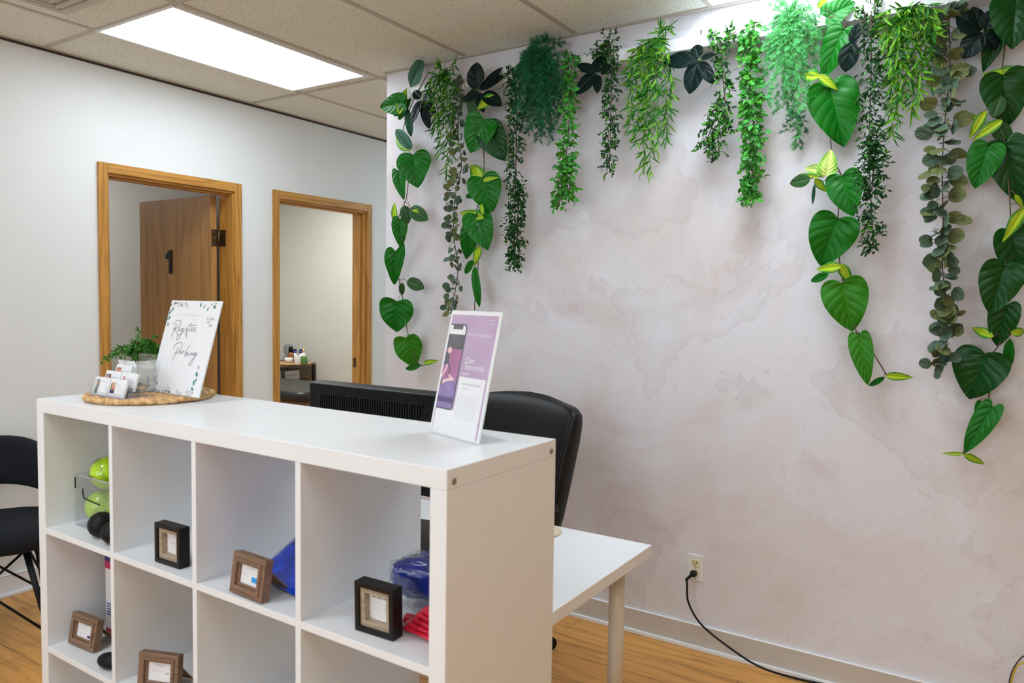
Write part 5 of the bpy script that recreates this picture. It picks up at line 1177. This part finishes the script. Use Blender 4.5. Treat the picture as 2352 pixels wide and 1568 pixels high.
def vine_path(px, depth, seed, k=8):
    r_ = random.Random(seed); return catmull([wallpt(x, y, depth+r_.uniform(-.01, .01)) for x, y in px], k)
def resample(path, step):
    out = [path[0]]; acc = 0
    for a, b in zip(path, path[1:]):
        L_ = (b-a).length; q = step-acc
        while q <= L_: out.append(a.lerp(b, q/L_)); q += step
        acc = (acc+L_) % step
    return out
def clampwall(p, lo=0.008): return Vector((p.x, min(p.y, -lo), p.z))
def fine_vine(label, paths, width, mats, seed, leafL, leafW, mixr, sprig_n=7, step=0.011, depth=0.10, cat='hanging plant', group='fine leaf vines', lit=None, name='hanging_vine'):
    r_ = random.Random(seed); st, fo = MB(), MB(); P0 = wallpt(*paths[0][0], depth)
    t = thing(name, label, cat, P0, group=group)
    for pp in paths:
        path = vine_path(pp, depth, seed); st.tube(path, 0.0022, 6); pts = resample(path, step)
        for i, p in enumerate(pts):
            td = (pts[min(i+1, len(pts)-1)]-pts[max(i-1, 0)]).normalized(); end = i/len(pts)
            for rep_ in range(3):
                v = rvec(r_); v.y = -abs(v.y)*0.8+0.15; v = (v-td*v.dot(td)*0.7).normalized()
                ln = width*(0.45+0.55*r_.random())*(1.0-0.35*max(0, end-0.85)/0.15); tipp = clampwall(p+v*ln*0.85+td*ln*0.5, 0.012)
                if rep_ == 0: st.tube([p, p.lerp(tipp, 0.55), tipp], 0.0009, 4)
                for q in range(sprig_n):
                    f_ = 0.25+0.8*q/sprig_n; b = p.lerp(tipp, f_)
                    ld = (rvec(r_)*0.9+v*0.6+td*0.5).normalized()
                    small_leaf(fo, b, ld, rvec(r_)+Vector((0, -0.8, 0.5)), leafL*r_.uniform(0.75, 1.2), leafW*r_.uniform(0.8, 1.15), 0 if r_.random() > mixr else 1)
    st.build('stem', M['stem'], t, world=True); fo.build('foliage', [M[a] for a in mats], t, world=True)
fine_vine('dark fine leaf vine hanging right of the second big leaf garland', [[(1172, 150), (1186, 240), (1184, 420), (1180, 618)], [(1196, 420), (1188, 520), (1192, 600)]], 0.074, ('lf_box', 'lf_boxl'), 31, 0.020, 0.010, 0.10, 5, 0.014)
fine_vine('short dark fine leaf vine left of the first lit bamboo garland', [[(1402, 100), (1404, 200), (1402, 300), (1399, 385)], [(1404, 110), (1398, 90)], [(1404, 125), (1372, 112)]], 0.066, ('lf_box', 'lf_boxl'), 32, 0.019, 0.0095, 0.14, 5, 0.014)
fine_vine('short forked bright vine below the bare ledge, left of the round leaf vine', [[(1640, 72), (1656, 110), (1662, 200), (1674, 300)], [(1656, 240), (1632, 300), (1618, 335)], [(1648, 300), (1652, 358)], [(1670, 90), (1690, 72)]], 0.056, ('lf_box', 'lf_boxl'), 33, 0.020, 0.0105, 0.50, 5, 0.015)
fine_vine('longest dark fine leaf vine, right of the third big leaf garland', [[(2002, 25), (2000, 200), (1996, 350), (2006, 565)], [(2014, 300), (2002, 440)]], 0.074, ('lf_box', 'lf_boxl'), 34, 0.019, 0.0095, 0.10, 5, 0.013)
fine_vine('fine leaf sprays over the ledge left of the rightmost bamboo garland', [[(1990, 40), (1978, 18)], [(2010, 30), (2008, -10)]], 0.04, ('lf_box', 'lf_boxl'), 35, 0.016, 0.008, 0.6, 5, 0.014)
fine_vine('light oval leaf vine hanging from under the bluish fern', [[(1312, 120), (1312, 200), (1306, 300), (1298, 380), (1284, 472)], [(1312, 350), (1308, 455)]], 0.066, ('lf_light', 'lf_boxl'), 36, 0.025, 0.017, 0.45, 3, 0.012)
fine_vine('bright light oval leaf vine left of the pale feathery fern', [[(1735, 52), (1722, 110), (1726, 220), (1732, 330), (1722, 462)]], 0.066, ('lf_light', 'lf_boxl'), 37, 0.028, 0.020, 0.25, 3, 0.009)
def bamboo(label, crown, tips, seed, spread=0.03, depth=0.11, mixr=0.35):
    r_ = random.Random(seed); st, fo = MB(), MB(); c = wallpt(*crown, depth); t = thing('bamboo_garland', label, 'hanging plant', c, group='bamboo leaf garlands')
    for tp, sway in tips:
        e = wallpt(*tp, depth+r_.uniform(-0.06, 0.03)); mid = c.lerp(e, 0.3)+Vector((sway*0.05, -0.03, 0.015 if e.z < c.z else 0))
        path = catmull([c, mid, c.lerp(e, 0.65)+Vector((sway*0.03, 0, 0)), e], 6); st.tube(path, 0.0011, 5)
        for i, p in enumerate(resample(path, 0.019)):
            td = (e-c).normalized()
            for q in range(3):
                v = rvec(r_); v.y = -abs(v.y); ld = (td*0.75+v*1.05+Vector((0, 0, -0.35))).normalized()
                small_leaf(fo, clampwall(p), ld, rvec(r_)+Vector((0, -1, 0)), r_.uniform(0.040, 0.066), r_.uniform(0.007, 0.0095), 0 if r_.random() > mixr else 1, 0.12, 0.12)
    st.build('stem', M['stem_green'], t, world=True); fo.build('foliage', [M['lf_bam'], M['lf_baml']], t, world=True)
bamboo('leftmost bamboo leaf garland between the orchid cluster and eucalyptus', (1022, 165), [((1000,300),-1), ((1012,350),-.5), ((1026,402),.2), ((1040,330),.6), ((1046,260),.9), ((1000,240),-1), ((1036,372),.5), ((1046,150),0), ((1012,150),0), ((1016,280),0)], 41, mixr=0.25)
bamboo('bamboo leaf garland in the middle draped over the ledge', (1512, 88), [((1448,290),-1.2), ((1462,330),-1), ((1478,395),-.6), ((1494,400),-.3), ((1510,350),.1), ((1530,330),.5), ((1538,250),.8), ((1452,200),-1.2), ((1485,300),-.6), ((1502,280),-.2), ((1545,55),0), ((1530,60),0), ((1470,160),-.8), ((1500,200),0)], 42, mixr=0.4)
bamboo('rightmost bamboo leaf garland with yellow tips over the ledge', (2085, 15), [((2042,190),-.8), ((2050,312),-.6), ((2060,240),-.3), ((2080,215),0), ((2100,180),.4), ((2118,170),.8), ((2135,195),1), ((2062,290),-.3), ((2040,90),-1), ((2120,110),.7), ((2072,150),0), ((2095,260),0.2), ((2140,90),1), ((2050,150),-.6), ((2110,230),.5)], 43, mixr=0.55)
def fern(label, crown, tips, seed, mats, depth=0.12, bl=0.05, nl=0.012, dens=0.006):
    r_ = random.Random(seed); st, fo = MB(), MB(); c = wallpt(*crown, depth); t = thing('feathery_fern', label, 'hanging plant', c, group='feathery hanging ferns')
    for tp in tips:
        e = wallpt(*tp, max(0.03, depth+r_.uniform(-0.07, 0.04))); up = 0.03 if e.z < c.z-0.1 else 0.012
        path = catmull([c, c.lerp(e, 0.28)+Vector((0, -0.035, up)), c.lerp(e, 0.65)+Vector((0, -0.015, up*0.4)), e], 8); st.tube(path, 0.0011, 5, r1=0.0006)
        pts = resample(path, dens)
        for i, p in enumerate(pts[2:]):
            td = (pts[min(i+3, len(pts)-1)]-pts[i+1]).normalized()
            v = rvec(r_); v = (v-td*v.dot(td)).normalized(); v.y = -abs(v.y)*0.6
            ln = bl*(0.5+0.6*r_.random())*(1-0.45*i/len(pts)); q1 = p+v*ln*0.75+td*ln*0.6; q1 = clampwall(q1)
            bd = (q1-p).normalized(); pn = bd.cross(rvec(r_)).normalized(); bw_ = 0.0007
            for k in range(13):
                b = p.lerp(q1, 0.12+0.88*k/13)
                for s_ in (-1, 1):
                    nd = (bd*0.75+pn*s_*0.75+rvec(r_)*0.35).normalized(); w_ = nd.cross(Vector((0.2, -1, 0.1))).normalized()*bw_; tip = b+nd*nl*r_.uniform(0.7, 1.2)
                    fo.add([b-w_, b+w_, tip+w_*0.4, tip-w_*0.4], [(0, 1, 2, 3)], 0 if r_.random() < 0.7 else 1, None, False, [(0.3, 0), (0.3, 0), (0.3, 1), (0.3, 1)])
    st.build('stem', M['stem_green'], t, world=True); fo.build('foliage', [M[a] for a in mats], t, world=True)
fern('bluish green feathery fern reaching up to the ceiling tiles', (1250, 125), [((1195,285)), ((1215,305)), ((1238,322)), ((1255,300)), ((1275,290)), ((1290,262)), ((1308,225)), ((1315,180)), ((1180,240)), ((1178,195)), ((1190,150)), ((1225,240)), ((1262,255)), ((1240,280)), ((1205,215)), ((1285,215)), ((1225,100)), ((1255,86)), ((1290,96)), ((1205,125)), ((1312,135)), ((1250,215)), ((1230,190)), ((1185,270)), ((1172,215)), ((1205,260)), ((1225,290)), ((1248,310)), ((1298,250)), ((1270,240)), ((1210,180)), ((1280,180)), ((1300,200)), ((1268,320)), ((1182,170))], 51, ('lf_fern', 'lf_box'), bl=0.058)
fern('pale green feathery fern over the ledge, left of the big right garland', (1815, 35), [((1762,235)), ((1788,252)), ((1812,262)), ((1832,336)), ((1842,250)), ((1862,215)), ((1880,170)), ((1892,120)), ((1752,190)), ((1758,130)), ((1765,75)), ((1800,200)), ((1828,205)), ((1850,160)), ((1780,150)), ((1900,80)), ((1810,150)), ((1775,15)), ((1860,15)), ((1840,120)), ((1870,90)), ((1885,35))], 52, ('lf_fernl', 'lf_light'))
fern('two small hanging tips of dark fern below the pale feathery fern', (1836, 262), [((1800,305)), ((1836,340)), ((1852,300))], 53, ('lf_fern', 'lf_box'), depth=0.06, bl=0.03, dens=0.011)
def eucalyptus(label, px, width, seed, lr, depth=0.085, step=0.026):
    r_ = random.Random(seed); st, f1, = MB(), MB(); path = vine_path(px, depth, seed); t = thing('eucalyptus_garland', label, 'hanging plant', path[0], group='eucalyptus garlands'); st.tube(path, 0.0022, 6)
    seeds = MB(); pts = resample(path, step)
    for i, p in enumerate(pts):
        for s_ in (-1, 1):
            for extra in range(1 if r_.random() < 0.45 else 2):
                v = Vector((s_*r_.uniform(-0.25, 1.0), -r_.uniform(0.1, 0.9), r_.uniform(-0.6, 0.35))).normalized(); ln = width*r_.uniform(0.15, 0.8); b = clampwall(p+v*ln, 0.015)
                st.tube([p, p.lerp(b, 0.5)+Vector((0, 0, 0.004)), b], 0.0009, 4)
                d = (v+Vector((r_.uniform(-.4, .4), 0, r_.uniform(-.6, .2)))).normalized(); L_ = lr*r_.uniform(0.75, 1.15)
                n = Vector((r_.uniform(-1.0, 1.0), -1, r_.uniform(-.5, 1.0)))
                leaf_geo(f1, b, d, n, L_, L_*r_.uniform(0.8, 0.98), ROUND, 0 if r_.random() < 0.6 else 1, 0.12, 0.12, 0, 3, 0.3, 0)
        if i % 5 == 3:
            c = clampwall(p+Vector((r_.uniform(-.03, .03), -0.03, 0)))
            seeds = MB()
            for k in range(14): w_ = rvec(r_)*0.012; seeds.sphere(c+w_, 0.0022, 6, 4); seeds.tube([c, c+w_], 0.0006, 4)
            st.tube([p, c], 0.0009, 4); seeds.build('seed_head', M['lf_euco'], t, world=True)
    st.build('stem', M['stem'], t, world=True); f1.build('foliage', [M['lf_euc'], M['lf_euco']], t, world=True)
eucalyptus('grey green eucalyptus garland on the left, ending above the lilac sign', [(1062, 185), (1052, 300), (1060, 380), (1045, 450), (1042, 540), (1052, 620), (1036, 712)], 0.042, 61, 0.036)
eucalyptus('grey green eucalyptus garland on the right beside the rightmost garland', [(2178, 10), (2182, 150), (2172, 260), (2164, 380), (2166, 500), (2165, 620), (2178, 720), (2170, 790), (2146, 852)], 0.046, 62, 0.050, step=0.023)
